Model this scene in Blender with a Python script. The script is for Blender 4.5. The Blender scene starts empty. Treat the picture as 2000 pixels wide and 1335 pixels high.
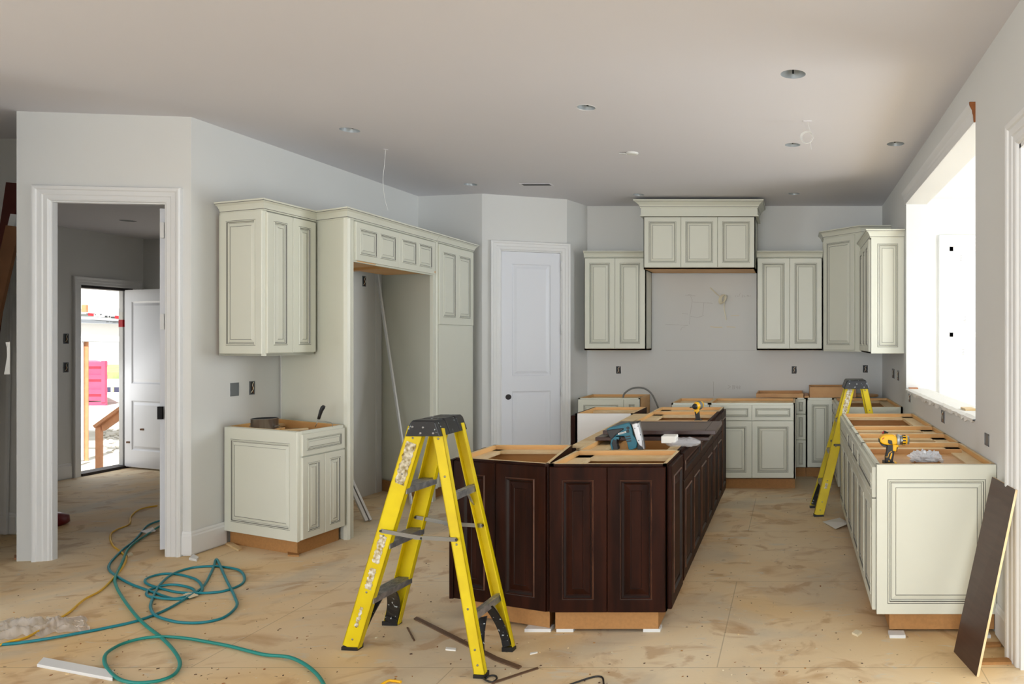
import bpy, bmesh, math, random
from mathutils import Vector, noise
random.seed(7)
S = bpy.context.scene
COL = S.collection

# ------------------------------------------------------------------ camera / light / exposure
F, PX, PY, H = 1450.0, 1548.0, 662.0, 1.52
CEIL = 3.08
cam = bpy.data.cameras.new('camera'); camo = bpy.data.objects.new('camera', cam); COL.objects.link(camo)
camo.location = (0, 0, H); camo.rotation_euler = (math.pi/2, 0, 0)
cam.sensor_fit = 'HORIZONTAL'; cam.sensor_width = 36.0; cam.lens = F/2000*36
cam.shift_x = (1000-PX)/2000; cam.shift_y = -(667.5-PY)/2000
cam.clip_start = .05; cam.clip_end = 500
S.camera = camo
S.view_settings.view_transform = 'Standard'
S.view_settings.look = 'None'
S.view_settings.gamma = 1
S.view_settings.use_curve_mapping = False
S.view_settings.exposure = 0.32

W = bpy.data.worlds.new('world'); S.world = W; W.use_nodes = True
nt = W.node_tree; nt.nodes.clear()
wo = nt.nodes.new('ShaderNodeOutputWorld'); wb = nt.nodes.new('ShaderNodeBackground')
wb.inputs[0].default_value = (.93, .97, 1, 1); wb.inputs[1].default_value = 1.0
nt.links.new(wb.outputs[0], wo.inputs[0])

def area(name, loc, direction, sx, sy, power, col=(1, 1, 1), spread=180):
    l = bpy.data.lights.new(name, 'AREA'); l.shape = 'RECTANGLE'; l.size = sx; l.size_y = sy
    l.energy = power; l.color = col; l.spread = math.radians(spread)
    o = bpy.data.objects.new(name, l); COL.objects.link(o); o.location = loc
    o.rotation_euler = Vector(direction).to_track_quat('-Z', 'Z').to_euler()
    return o
# daylight through the windows: behind the camera, the sunroom on the right, the glazed door on the right, the hall; plus an added fill lamp at the left
area('rear_window_daylight', (-1.0, -6.85, 1.45), (0, 1, .05), 3.8, 2.3, 290, (.87, .94, 1))
area('left_fill_lamp', (-8.8, -.5, 1.45), (1, 0, .05), 5.0, 2.2, 165, (.88, .94, 1))  # added fill that brightens the right wall, no known window on this side
area('side_door_daylight', (1.75, 2.35, 1.25), (-1, .0, .02), 2.2, 2.2, 24, (.88, .95, 1))
area('sunroom_daylight', (4.35, 5.1, 1.6), (-1, 0, .12), 4.2, 2.2, 240, (.88, .95, 1))
area('hall_daylight', (-8.3, 8.5, 1.1), (1, -.8, -.3), .5, 1.9, 5, (.98, .99, 1))
sun = bpy.data.lights.new('sun', 'SUN'); sun.energy = 10.0; sun.angle = math.radians(2)
suno = bpy.data.objects.new('sun', sun); COL.objects.link(suno)
suno.rotation_euler = Vector((-.25, .55, -.8)).to_track_quat('-Z', 'Z').to_euler()

# ------------------------------------------------------------------ materials
def lin(c):
    return tuple(((x/255)/12.92 if x/255 <= .04045 else ((x/255+.055)/1.055)**2.4) for x in c)
def mat(name, rgb, rough=.6, metal=0, var=.0, vscale=6, bump=0, bscale=60, coat=0, rgb2=None, stretch=None, spec=.5, alpha=1, trans=0):
    m = bpy.data.materials.new(name); m.use_nodes = True
    n = m.node_tree; b = n.nodes['Principled BSDF']
    b.inputs['Roughness'].default_value = rough; b.inputs['Metallic'].default_value = metal
    b.inputs['Specular IOR Level'].default_value = spec
    b.inputs['Coat Weight'].default_value = coat
    b.inputs['Alpha'].default_value = alpha
    b.inputs['Transmission Weight'].default_value = trans
    c = lin(rgb)
    tc = n.nodes.new('ShaderNodeTexCoord'); mp = n.nodes.new('ShaderNodeMapping')
    n.links.new(tc.outputs['Object'], mp.inputs[0])
    if stretch: mp.inputs['Scale'].default_value = stretch
    if var or rgb2:
        c2 = lin(rgb2) if rgb2 else tuple(x*(1-var) for x in c)
        ns = n.nodes.new('ShaderNodeTexNoise'); ns.inputs['Scale'].default_value = vscale; ns.inputs['Detail'].default_value = 5
        cr = n.nodes.new('ShaderNodeValToRGB')
        cr.color_ramp.elements[0].position = .35; cr.color_ramp.elements[1].position = .65
        cr.color_ramp.elements[0].color = (*c, 1); cr.color_ramp.elements[1].color = (*c2, 1)
        n.links.new(mp.outputs[0], ns.inputs[0]); n.links.new(ns.outputs[0], cr.inputs[0]); n.links.new(cr.outputs[0], b.inputs['Base Color'])
    else:
        b.inputs['Base Color'].default_value = (*c, 1)
    if bump:
        n2 = n.nodes.new('ShaderNodeTexNoise'); n2.inputs['Scale'].default_value = bscale
        bp = n.nodes.new('ShaderNodeBump'); bp.inputs['Strength'].default_value = bump; bp.inputs['Distance'].default_value = .002
        n.links.new(mp.outputs[0], n2.inputs[0]); n.links.new(n2.outputs[0], bp.inputs['Height']); n.links.new(bp.outputs[0], b.inputs['Normal'])
    return m
M = {}
M['wall'] = mat('wall_paint', (219, 219, 216), .75, var=.025, vscale=1.2, bump=.1, bscale=150)
M['ceil'] = mat('ceiling_paint', (223, 221, 225), .85, var=.02, vscale=.7)
M['trim'] = mat('white_trim_paint', (226, 226, 225), .4, var=.015, vscale=3)
M['doorw'] = mat('white_door_paint', (224, 226, 232), .35)
M['cream'] = mat('cream_cabinet_paint', (220, 220, 205), .38, var=.02, vscale=3)
M['glaze'] = mat('grey_glaze_in_grooves', (112, 110, 102), .5)
M['dark'] = mat('dark_stained_cherry', (50, 22, 11), .5, rgb2=(32, 13, 6), vscale=3, stretch=(7, 7, 1), coat=.0, spec=.10)
M['darkw'] = mat('worn_dark_edge', (104, 66, 46), .35, rgb2=(62, 34, 24), vscale=9)
M['darkg'] = mat('dark_groove', (30, 15, 11), .5)
M['darkpanel'] = mat('dark_laminate_panel', (72, 48, 40), .34, rgb2=(60, 38, 31), vscale=4, stretch=(1, 1, 12))
M['birch'] = mat('birch_plywood', (232, 184, 122), .5, rgb2=(222, 168, 104), vscale=3, stretch=(1, 1, 8))
M['ply'] = mat('pale_plywood_edge', (232, 208, 166), .6, rgb2=(222, 192, 140), vscale=9)
M['mdf'] = mat('brown_particle_board', (178, 128, 74), .7, var=.12, vscale=60)
M['maple'] = mat('maple_drawer_wood', (208, 160, 102), .5, rgb2=(194, 142, 86), vscale=4, stretch=(1, 6, 1))
M['yellow'] = mat('yellow_fibreglass', (232, 208, 8), .42, rgb2=(216, 188, 6), vscale=6, bump=.1)
M['alu'] = mat('scuffed_aluminium', (152, 154, 158), .42, .75, rgb2=(196, 196, 196), vscale=30)
M['steel'] = mat('steel', (150, 150, 146), .3, .9)
M['brightsteel'] = mat('bright_steel', (176, 176, 178), .32, .9, var=.2, vscale=9, stretch=(6, 6, .5))
M['black'] = mat('black_plastic', (26, 26, 28), .42)
M['blackp'] = mat('black_plastic_with_paint_specks', (26, 27, 30), .4)
M['teal'] = mat('teal_rubber', (10, 124, 136), .45)
M['tealp'] = mat('teal_plastic', (12, 98, 118), .42)
M['ycord'] = mat('yellow_rubber', (226, 176, 40), .5)
M['toolyellow'] = mat('tool_yellow_plastic', (246, 186, 16), .4)
M['red'] = mat('red_plastic', (190, 24, 34), .4)
M['dred'] = mat('dark_red_plastic', (112, 12, 18), .4)
M['grey'] = mat('grey_cable', (122, 122, 118), .5)
M['wire'] = mat('off_white_cable', (240, 232, 206), .5)
M['ww'] = mat('white_wire', (226, 226, 222), .5)
M['box'] = mat('dark_junction_box', (44, 46, 48), .5)
M['boxg'] = mat('grey_junction_box', (120, 124, 128), .4, .3)
M['brownraw'] = mat('raw_brown_wood', (150, 86, 36), .7, var=.25, vscale=30)
M['stud'] = mat('bare_stud_wood', (190, 132, 92), .7, var=.2, vscale=8)
M['redboard'] = mat('red_brown_stained_board', (92, 32, 20), .45, var=.2, vscale=4)
M['brownboard'] = mat('brown_board', (134, 92, 60), .6, var=.2, vscale=5)
M['paper'] = mat('white_paper', (232, 230, 224), .7)
M['pencil'] = mat('pencil_mark', (168, 162, 156), .8)
M['putty'] = mat('pale_putty', (226, 212, 180), .8)
M['sticker'] = mat('torn_white_sticker', (228, 226, 214), .6, rgb2=(160, 130, 30), vscale=55)
M['label'] = mat('worn_brown_sticker', (222, 214, 190), .6, rgb2=(120, 96, 10), vscale=45)
M['film'] = mat('clear_plastic_film', (232, 228, 224), .2, alpha=.42)
M['bag'] = mat('clear_plastic_bag', (236, 238, 242), .15, alpha=.6)
M['wrap'] = mat('thin_clear_wrap', (236, 236, 240), .12, alpha=.3)
M['ground'] = mat('pale_gravel', (208, 202, 190), .9, rgb2=(176, 168, 152), vscale=1.5, bump=.5, bscale=3)
M['grass'] = mat('faded_grass', (140, 160, 100), .9, var=.3, vscale=2)
M['dump'] = mat('red_painted_steel', (206, 74, 104), .5, var=.15, vscale=2)
M['fence'] = mat('dark_silt_fence', (52, 54, 78), .6)
M['brown'] = mat('brown_floor_strip', (112, 84, 62), .6, var=.25, vscale=12)
M['glass'] = mat('window_glass', (250, 252, 255), .02, alpha=.12)
M['rim'] = mat('aluminium_can_inside', (186, 192, 195), .38, .5)
M['dark_in'] = mat('dark_rubber_seal', (34, 24, 24), .6)
M['blackbox'] = mat('dark_wood_scrap', (70, 40, 28), .6)

# black plastic speckled with paint
def speckle(m, base, spot, scale, thr):
    n = m.node_tree; b = n.nodes['Principled BSDF']
    tc = n.nodes.new('ShaderNodeTexCoord'); ns = n.nodes.new('ShaderNodeTexNoise'); ns.inputs['Scale'].default_value = scale; ns.inputs['Detail'].default_value = 3
    cr = n.nodes.new('ShaderNodeValToRGB'); e = cr.color_ramp.elements
    e[0].position = thr; e[1].position = thr+.02; e[0].color = (*lin(base), 1); e[1].color = (*lin(spot), 1)
    n.links.new(tc.outputs['Object'], ns.inputs[0]); n.links.new(ns.outputs[0], cr.inputs[0]); n.links.new(cr.outputs[0], b.inputs['Base Color'])
speckle(M['blackp'], (26, 27, 30), (190, 200, 205), 48, .66)

def floor_mat():
    m = bpy.data.materials.new('dusty_subfloor'); m.use_nodes = True
    n = m.node_tree; b = n.nodes['Principled BSDF']; b.inputs['Roughness'].default_value = .72
    L = n.links.new
    tc = n.nodes.new('ShaderNodeTexCoord')
    def noise_(scale, detail=5, dist=0.0, stretch=None):
        x = n.nodes.new('ShaderNodeTexNoise'); x.inputs['Scale'].default_value = scale; x.inputs['Detail'].default_value = detail
        x.inputs['Distortion'].default_value = dist
        if stretch:
            mp = n.nodes.new('ShaderNodeMapping'); mp.inputs['Scale'].default_value = stretch
            L(tc.outputs['Object'], mp.inputs[0]); L(mp.outputs[0], x.inputs[0])
        else: L(tc.outputs['Object'], x.inputs[0])
        return x
    def ramp(src, p0, p1, c0, c1):
        r = n.nodes.new('ShaderNodeValToRGB'); e = r.color_ramp.elements
        e[0].position = p0; e[1].position = p1; e[0].color = (*c0, 1); e[1].color = (*c1, 1); L(src, r.inputs[0]); return r
    def mix(f, a, b2):
        x = n.nodes.new('ShaderNodeMix'); x.data_type = 'RGBA'
        if hasattr(f, 'links'): L(f, x.inputs[0])
        else: x.inputs[0].default_value = f
        for s, i in ((a, 6), (b2, 7)):
            if isinstance(s, tuple): x.inputs[i].default_value = (*s, 1)
            else: L(s, x.inputs[i])
        return x.outputs[2]
    base = ramp(noise_(.55, 4, .4).outputs[0], .38, .66, lin((224, 190, 138)), lin((236, 220, 190)))
    c = base.outputs[0]
    c = mix(ramp(noise_(2.6, 6, 1.0, (1, 1.8, 1)).outputs[0], .55, .78, (0, 0, 0), (.85,)*3).outputs[0], c, lin((186, 142, 92)))
    c = mix(ramp(noise_(5.5, 6, 1.5, (1, 2.5, 1)).outputs[0], .62, .70, (0, 0, 0), (.6,)*3).outputs[0], c, lin((216, 206, 188)))
    c = mix(ramp(noise_(24, 3, .5, (1, 1.6, 1)).outputs[0], .695, .72, (0, 0, 0), (.7,)*3).outputs[0], c, lin((106, 68, 42)))
    c = mix(ramp(noise_(16, 4, .8, (1, 2, 1)).outputs[0], .70, .73, (0, 0, 0), (.7,)*3).outputs[0], c, lin((226, 216, 196)))
    c = mix(ramp(noise_(1.1, 2, .2).outputs[0], .68, .80, (0, 0, 0), (.35,)*3).outputs[0], c, lin((226, 160, 150)))
    c = mix(ramp(noise_(1.0, 6, .8).outputs[0], .50, .62, (0, 0, 0), (.62,)*3).outputs[0], c, lin((202, 190, 168)))
    c = mix(ramp(noise_(3.4, 8, 1.2).outputs[0], .58, .66, (0, 0, 0), (.5,)*3).outputs[0], c, lin((176, 130, 82)))
    # sheet joints
    br = n.nodes.new('ShaderNodeTexBrick'); br.offset = .5
    mp = n.nodes.new('ShaderNodeMapping'); mp.inputs['Rotation'].default_value = (0, 0, math.radians(0)); mp.inputs['Location'].default_value = (.35, .22, 0)
    L(tc.outputs['Object'], mp.inputs[0]); L(mp.outputs[0], br.inputs[0])
    br.inputs['Scale'].default_value = 1; br.inputs['Brick Width'].default_value = 2.44; br.inputs['Row Height'].default_value = 1.22
    br.inputs['Mortar Size'].default_value = .003; br.inputs['Mortar Smooth'].default_value = .1
    br.inputs['Color1'].default_value = br.inputs['Color2'].default_value = (0, 0, 0, 1); br.inputs['Mortar'].default_value = (.38, .38, .38, 1)
    c = mix(br.outputs['Color'], c, lin((120, 96, 70)))
    L(c, b.inputs['Base Color'])
    bp = n.nodes.new('ShaderNodeBump'); bp.inputs['Strength'].default_value = .25; bp.inputs['Distance'].default_value = .003
    L(noise_(40, 4).outputs[0], bp.inputs['Height']); L(bp.outputs[0], b.inputs['Normal'])
    return m
M['floor'] = floor_mat()

# ------------------------------------------------------------------ pixel to world
def V2(x, y): return Vector((x, y))
def fl(px, py, z=0.0):            # point at height z seen at pixel
    Y = F*(H-z)/(py-PY); return Vector(((px-PX)*Y/F, Y, z))
def at(px, py, Y): return Vector(((px-PX)*Y/F, Y, H-(py-PY)*Y/F))
def zt(Y, py): return H+(PY-py)*Y/F
def on(A, B, px):                 # plan point on line AB in pixel column px
    k = (px-PX)/F; ax, ay = A; bx, by = B
    s = (k*ay-ax)/((bx-ax)-k*(by-ay)); return (ax+s*(bx-ax), ay+s*(by-ay))

# ------------------------------------------------------------------ mesh builder
class MB:
    def __init__(s): s.v = []; s.f = []; s.mi = []; s.sm = []; s.mats = []
    def m(s, mt):
        mt = M[mt] if isinstance(mt, str) else mt
        if mt not in s.mats: s.mats.append(mt)
        return s.mats.index(mt)
    def face(s, pts, mt, smooth=False):
        i = len(s.v); s.v += [Vector(p) for p in pts]; s.f.append(list(range(i, i+len(pts)))); s.mi.append(s.m(mt)); s.sm.append(smooth)
    def grid(s, rows, mt, smooth=False, closed_u=False, closed_v=False):
        i = len(s.v); nr = len(rows); nc = len(rows[0])
        for r in rows: s.v += [Vector(p) for p in r]
        for a in range(nr if closed_v else nr-1):
            for b in range(nc if closed_u else nc-1):
                a2 = (a+1) % nr; b2 = (b+1) % nc
                s.f.append([i+a*nc+b, i+a*nc+b2, i+a2*nc+b2, i+a2*nc+b]); s.mi.append(s.m(mt)); s.sm.append(smooth)
    def hexa(s, c, mt, mtop=None, mfront=None, mback=None):    # c: 4 bottom, 4 top
        o = [(0, 1, 2, 3), (4, 5, 6, 7), (0, 1, 5, 4), (1, 2, 6, 5), (2, 3, 7, 6), (3, 0, 4, 7)]
        ms = [mt, mtop or mt, mfront or mt, mt, mback or mt, mt]
        i = len(s.v); s.v += [Vector(p) for p in c]
        for q, mm in zip(o, ms): s.f.append([i+k for k in q]); s.mi.append(s.m(mm)); s.sm.append(False)
    def box(s, x0, x1, y0, y1, z0, z1, mt, **k):
        s.hexa([(x0, y0, z0), (x1, y0, z0), (x1, y1, z0), (x0, y1, z0), (x0, y0, z1), (x1, y0, z1), (x1, y1, z1), (x0, y1, z1)], mt, **k)
    def prism(s, pl, z0, z1, mt, mtop=None):
        n = len(pl); i = len(s.v)
        s.v += [Vector((p[0], p[1], z0)) for p in pl]+[Vector((p[0], p[1], z1)) for p in pl]
        s.f.append(list(range(i, i+n))[::-1]); s.mi.append(s.m(mt)); s.sm.append(False)
        s.f.append(list(range(i+n, i+2*n))); s.mi.append(s.m(mtop or mt)); s.sm.append(False)
        for k in range(n):
            j = (k+1) % n; s.f.append([i+k, i+j, i+n+j, i+n+k]); s.mi.append(s.m(mt)); s.sm.append(False)
    def seg(s, P, Q, z0, z1, t, mf, mb=None, me=None):         # upright slab: front face from P (left) to Q (right), thickness behind
        P = V2(*P); Q = V2(*Q); u = (Q-P).normalized(); b = V2(-u.y, u.x)*t
        c = [P, Q, Q+b, P+b]
        s.hexa([(p.x, p.y, z0) for p in c]+[(p.x, p.y, z1) for p in c], mf, mtop=me or mf, mfront=mf, mback=mb or mf)
    def bar(s, p0, p1, w, h, mt, up=(0, 0, 1)):                # rectangular bar p0->p1, w across, h along up
        p0 = Vector(p0); p1 = Vector(p1); d = (p1-p0).normalized(); up = Vector(up)
        x = d.cross(up)
        if x.length < 1e-4: x = d.cross(Vector((1, 0, 0)))
        x.normalize(); y = x.cross(d).normalized(); x *= w/2; y *= h/2
        s.hexa([p0-x-y, p0+x-y, p0+x+y, p0-x+y, p1-x-y, p1+x-y, p1+x+y, p1-x+y], mt)
    def tube(s, pts, r, mt, n=8, closed=False, rs=None):
        pts = [Vector(p) for p in pts]; rows = []; N = len(pts); prev = None
        for i, p in enumerate(pts):
            a = pts[(i-1) % N] if (closed or i > 0) else p
            b = pts[(i+1) % N] if (closed or i < N-1) else p
            d = (b-a).normalized()
            if prev is None: x = d.cross(Vector((0, 0, 1))); x = x if x.length > .05 else d.cross(Vector((1, 0, 0)))
            else: x = prev - d*prev.dot(d)
            x.normalize(); prev = x; y = d.cross(x); rr = rs[i] if rs else r
            rows.append([p+(x*math.cos(2*math.pi*k/n)+y*math.sin(2*math.pi*k/n))*rr for k in range(n)])
        s.grid(rows, mt, True, closed_u=True, closed_v=closed)
        if not closed: s.face(rows[0][::-1], mt); s.face(rows[-1], mt)
    def lathe(s, c, axis, prof, mt, n=20, mats=None):          # prof: (distance along axis, radius)
        c = Vector(c); a = Vector(axis).normalized(); x = a.cross(Vector((0, 0, 1)))
        if x.length < .05: x = a.cross(Vector((1, 0, 0)))
        x.normalize(); y = a.cross(x)
        rows = [[c+a*d+(x*math.cos(2*math.pi*k/n)+y*math.sin(2*math.pi*k/n))*max(r, 1e-4) for k in range(n)] for d, r in prof]
        for i in range(len(rows)-1): s.grid([rows[i], rows[i+1]], mats[i] if mats else mt, True, closed_u=True)
        s.face(rows[0][::-1], mats[0] if mats else mt); s.face(rows[-1], mats[-1] if mats else mt)
    def outline(s, pts, d, mt):                                 # pts: 3D outline, extruded by vector d
        n = len(pts); i = len(s.v); d = Vector(d); pts = [Vector(p) for p in pts]
        s.v += pts+[p+d for p in pts]; mm = s.m(mt)
        for f in [list(range(i, i+n))[::-1], list(range(i+n, i+2*n))]+[[i+k, i+(k+1) % n, i+n+(k+1) % n, i+n+k] for k in range(n)]:
            s.f.append(f); s.mi.append(mm); s.sm.append(False)
    def build(s, name, parent=None, bevel=0):
        me = bpy.data.meshes.new(name)
        off = parent['_w'] if parent is not None and '_w' in parent else (0, 0, 0)
        off = Vector(off)
        me.from_pydata([v-off for v in s.v], [], s.f)
        for mt in s.mats: me.materials.append(mt)
        me.polygons.foreach_set('material_index', s.mi); me.polygons.foreach_set('use_smooth', s.sm)
        bm = bmesh.new(); bm.from_mesh(me); bmesh.ops.remove_doubles(bm, verts=bm.verts, dist=1e-5)
        bmesh.ops.recalc_face_normals(bm, faces=bm.faces); bm.to_mesh(me); bm.free(); me.update()
        o = bpy.data.objects.new(name, me); COL.objects.link(o)
        if parent is not None:
            o.parent = parent; o['_w'] = tuple(off)
        if bevel:
            b = o.modifiers.new('bevel', 'BEVEL'); b.width = bevel; b.segments = 2; b.limit_method = 'ANGLE'
        return o
def thing(name, label, cat, loc, group=None):
    o = bpy.data.objects.new(name, None); COL.objects.link(o); o.location = loc; o.empty_display_size = .1
    o['label'] = label; o['category'] = cat; o['_w'] = tuple(loc)
    if group: o['group'] = group
    return o
def tag(o, label, cat, group=None, kind=None):
    o['label'] = label; o['category'] = cat
    if group: o['group'] = group
    if kind: o['kind'] = kind
    return o
def struct(mb, name):
    o = mb.build(name); o['kind'] = 'structure'; return o
def recenter(o):
    vs = [v.co.copy() for v in o.data.vertices]
    c = Vector((sum(v.x for v in vs)/len(vs), sum(v.y for v in vs)/len(vs), min(v.z for v in vs)))
    for v in o.data.vertices: v.co -= c
    o.location = c; return o
def single(mb, name, label, cat, group=None, kind=None, bevel=0):
    return recenter(tag(mb.build(name, bevel=bevel), label, cat, group, kind))

def spline(pts, n=8, closed=False):
    P = [Vector(p) for p in pts]; out = []; N = len(P)
    for i in range(N if closed else N-1):
        g = (lambda k: P[k % N]) if closed else (lambda k: P[max(0, min(N-1, k))])
        a, b, c, d = g(i-1), g(i), g(i+1), g(i+2)
        for j in range(n):
            t = j/n; out.append(.5*((2*b)+(c-a)*t+(2*a-5*b+4*c-d)*t*t+(3*b-a-3*c+d)*t**3))
    if not closed: out.append(P[-1])
    return out
def sweep(mb, path, prof, mt, z=0.0, closed_ends=True):        # path: plan points seen left to right from the front, prof: (out, z)
    P = [V2(*p) for p in path]; rows = []
    for o, zz in prof:
        r = []
        for i, p in enumerate(P):
            ns = []
            if i > 0: u = (p-P[i-1]).normalized(); ns.append(V2(u.y, -u.x))
            if i < len(P)-1: u = (P[i+1]-p).normalized(); ns.append(V2(u.y, -u.x))
            if len(ns) == 2:
                s_ = ns[0]+ns[1]; nn = s_*(2/ s_.length_squared) if s_.length > .3 else ns[0]
            else: nn = ns[0]
            q = p+nn*o; r.append((q.x, q.y, z+zz))
        rows.append(r)
    for i in range(len(rows)):
        mm = mt[i] if isinstance(mt, list) else mt
        mb.grid([rows[i], rows[(i+1) % len(rows)]], mm)
    m0 = mt[0] if isinstance(mt, list) else mt
    mb.face([r[0] for r in rows], m0); mb.face([r[-1] for r in rows][::-1], m0)

CROWN = [(0, 0), (.006, 0), (.010, .008), (.012, .012), (.016, .026), (.030, .048), (.048, .060), (.050, .064), (.054, .074), (0, .074)]
CROWN_M = ['cream', 'cream', 'glaze', 'cream', 'cream', 'cream', 'glaze', 'cream', 'cream', 'cream']

def rings(mb, pt, u0, u1, z0, z1, t, style, s=1.0):
    if style == 'cream':
        L = [(.0025, t-.002, 'glaze'), (.005, t+.003, 'cream'), (.010, t+.003, 'cream'), (.0135, t-.005, 'glaze'), (.018, t-.008, 'cream'), (.021, t-.007, 'glaze'),
             (.042, t-.001, 'cream'), (.0445, t-.003, 'glaze'), (.047, t-.001, 'cream')]; fm = 'cream'
    elif style == 'dark':
        L = [(.002, t-.001, 'darkg'), (.006, t+.005, 'darkw'), (.012, t+.005, 'dark'), (.020, t-.006, 'darkg'), (.026, t-.009, 'dark'),
             (.055, t-.001, 'dark'), (.057, t-.003, 'darkg'), (.059, t-.001, 'dark')]; fm = 'dark'
    else:
        L = [(.004, t-.004, 'doorw'), (.012, t-.009, 'doorw'), (.022, t-.010, 'doorw'), (.05, t-.002, 'doorw'), (.053, t-.002, 'doorw')]; fm = 'doorw'
    prev = (0, t)
    def ring(i, d): return [pt(u0+i, z0+i, d), pt(u1-i, z0+i, d), pt(u1-i, z1-i, d), pt(u0+i, z1-i, d)]
    for i, d, mm in L:
        i *= s
        a = ring(*prev); b = ring(i, d)
        for k in range(4):
            j = (k+1) % 4; mb.face([a[k], a[j], b[j], b[k]], mm)
        prev = (i, d)
    mb.face(ring(*prev), fm)
def panel(mb, A, B, z0, z1, t=.02, style='cream', frame=.055, cols=1, rows=None, out=0.0, ftop=None, s=1.0):
    """raised panel door between plan points A (left) and B (right)."""
    A = Vector((A[0], A[1], 0)); B = Vector((B[0], B[1], 0)); U = (B-A).normalized(); n = Vector((U.y, -U.x, 0)); w = (B-A).length
    fm = {'cream': 'cream', 'dark': 'dark', 'white': 'doorw'}[style]
    def pt(u, z, d): return A+U*u+n*(d+out)+Vector((0, 0, z))
    e = .003
    def R(i, d): return [pt(i, z0+i, d), pt(w-i, z0+i, d), pt(w-i, z1-i, d), pt(i, z1-i, d)]
    b0 = R(0, 0); b1 = R(0, t-e); b2 = R(e, t)
    for a, b in ((b0, b1), (b1, b2)):
        for k in range(4):
            j = (k+1) % 4; mb.face([a[k], a[j], b[j], b[k]], fm)
    mb.face(b0[::-1], fm)
    rr = rows or [(z0+frame, z1-(ftop or frame))]
    cw = (w-frame*(cols+1))/cols
    xs = [(frame+i*(cw+frame), frame+i*(cw+frame)+cw) for i in range(cols)]
    us = [e]+[v for x in xs for v in x]+[w-e]
    zs = [z0+e]+[v for r in rr for v in r]+[z1-e]
    for i in range(len(us)-1):
        for j in range(len(zs)-1):
            if i % 2 == 1 and j % 2 == 1: rings(mb, pt, us[i], us[i+1], zs[j], zs[j+1], t, style, s)
            else: mb.face([pt(us[i], zs[j], t), pt(us[i+1], zs[j], t), pt(us[i+1], zs[j+1], t), pt(us[i], zs[j+1], t)], fm)
def lerp(A, B, t): return (A[0]+(B[0]-A[0])*t, A[1]+(B[1]-A[1])*t)
def dist(A, B): return math.hypot(A[0]-B[0], A[1]-B[1])
def along(A, B, d): return lerp(A, B, d/dist(A, B))

# ================================================================== SETTING
fb = MB(); fb.box(-8.2, 4.6, -7.2, 9.2, -.15, 0, 'floor'); struct(fb, 'floor')

# ceiling with the holes for the recessed lights cut into it
CANS = [(1549, 145, .075), (1145, 210, .06), (683, 254, .068), (1548, 283, .062), (1749, 281, .07), (919, 360, .065), (1247, 380, .062), (1551, 378, .062)]
def cfl(px, py, z=CEIL): Y = F*(z-H)/(PY-py); return Vector(((px-PX)*Y/F, Y, z))
def cut(box, centres, depth):
    tmp = bpy.data.objects.new('cut', box); COL.objects.link(tmp)
    c = MB()
    for p, r in centres:
        c.lathe((p.x, p.y, p.z-.05), (0, 0, 1), [(0, r), (depth+.05, r)], 'ceil', 24)
    co = c.build('cutter'); md = tmp.modifiers.new('b', 'BOOLEAN'); md.operation = 'DIFFERENCE'; md.object = co; md.solver = 'EXACT'
    dg = bpy.context.evaluated_depsgraph_get(); res = bpy.data.meshes.new_from_object(tmp.evaluated_get(dg))
    bpy.data.objects.remove(tmp); bpy.data.objects.remove(co); return res
b = MB(); b.box(-9.2, 1.24, -7.2, 8.85, CEIL, CEIL+.3, 'ceil'); o = b.build('ceiling')
res = cut(o.data, [(cfl(x, y), r) for x, y, r in CANS], .13); o.data = res; o['kind'] = 'structure'
HALLZ = 2.73
# plan key points
LW0, LW1 = (-4.225, 5.215), (-4.09, 8.11)
DW0, DW1 = (-5.31, 5.08), LW0
PN0, PN1 = (-3.33, 7.96), (-2.52, 8.29)
BW0, BW1 = (-2.405, 8.70), (1.05, 8.70)

def wall(name, P, Q, z0, z1, t, mt='wall', holes=()):         # holes: (u0,u1,za,zb) from P
    mb = MB(); w = dist(P, Q); us = sorted({0, w}|{h[0] for h in holes}|{h[1] for h in holes})
    for a, b2 in zip(us, us[1:]):
        hs = [h for h in holes if h[0] <= a+1e-6 and h[1] >= b2-1e-6]
        p, q = along(P, Q, a) if a else P, along(P, Q, b2)
        if not hs: mb.seg(p, q, z0, z1, t, mt); continue
        h = hs[0]
        if h[2] > z0+.001: mb.seg(p, q, z0, h[2], t, mt)
        if h[3] < z1-.001: mb.seg(p, q, h[3], z1, t, mt)
    return struct(mb, name)
# left doorway wall
di0 = dist(DW0, on(DW0, DW1, 99)); di1 = dist(DW0, on(DW0, DW1, 326)); DZ = 2.475
wall('wall_doorway', DW0, DW1, 0.0, CEIL, .035, holes=[(di0, di1, 0, DZ)])
wall('wall_left', LW0, LW1, 0, CEIL, .12)
wall('wall_left_return', LW1, PN0, 0, CEIL, .12)
pd0 = dist(PN0, on(PN0, PN1, 977)); pd1 = dist(PN0, on(PN0, PN1, 1097)); PZ = 2.49
wall('wall_pantry', PN0, PN1, 0, CEIL, .12, holes=[(pd0, pd1, 0, PZ)])
wall('wall_pantry_return', PN1, BW0, 0, CEIL, .12)
wall('wall_back', BW0, BW1, 0, CEIL, .15)
# right wall: pass-through opening and side door opening
RX = 1.05
WY0, WY1, WZ0, WZ1 = 4.262, 6.86, 1.055, 2.765
wall('wall_right', (RX, 8.7), (RX, -7.0), 0, CEIL, .19, holes=[(8.7-WY1, 8.7-WY0, WZ0, WZ1), (8.7-3.43, 8.7-1.3, 0, 2.42)])
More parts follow.
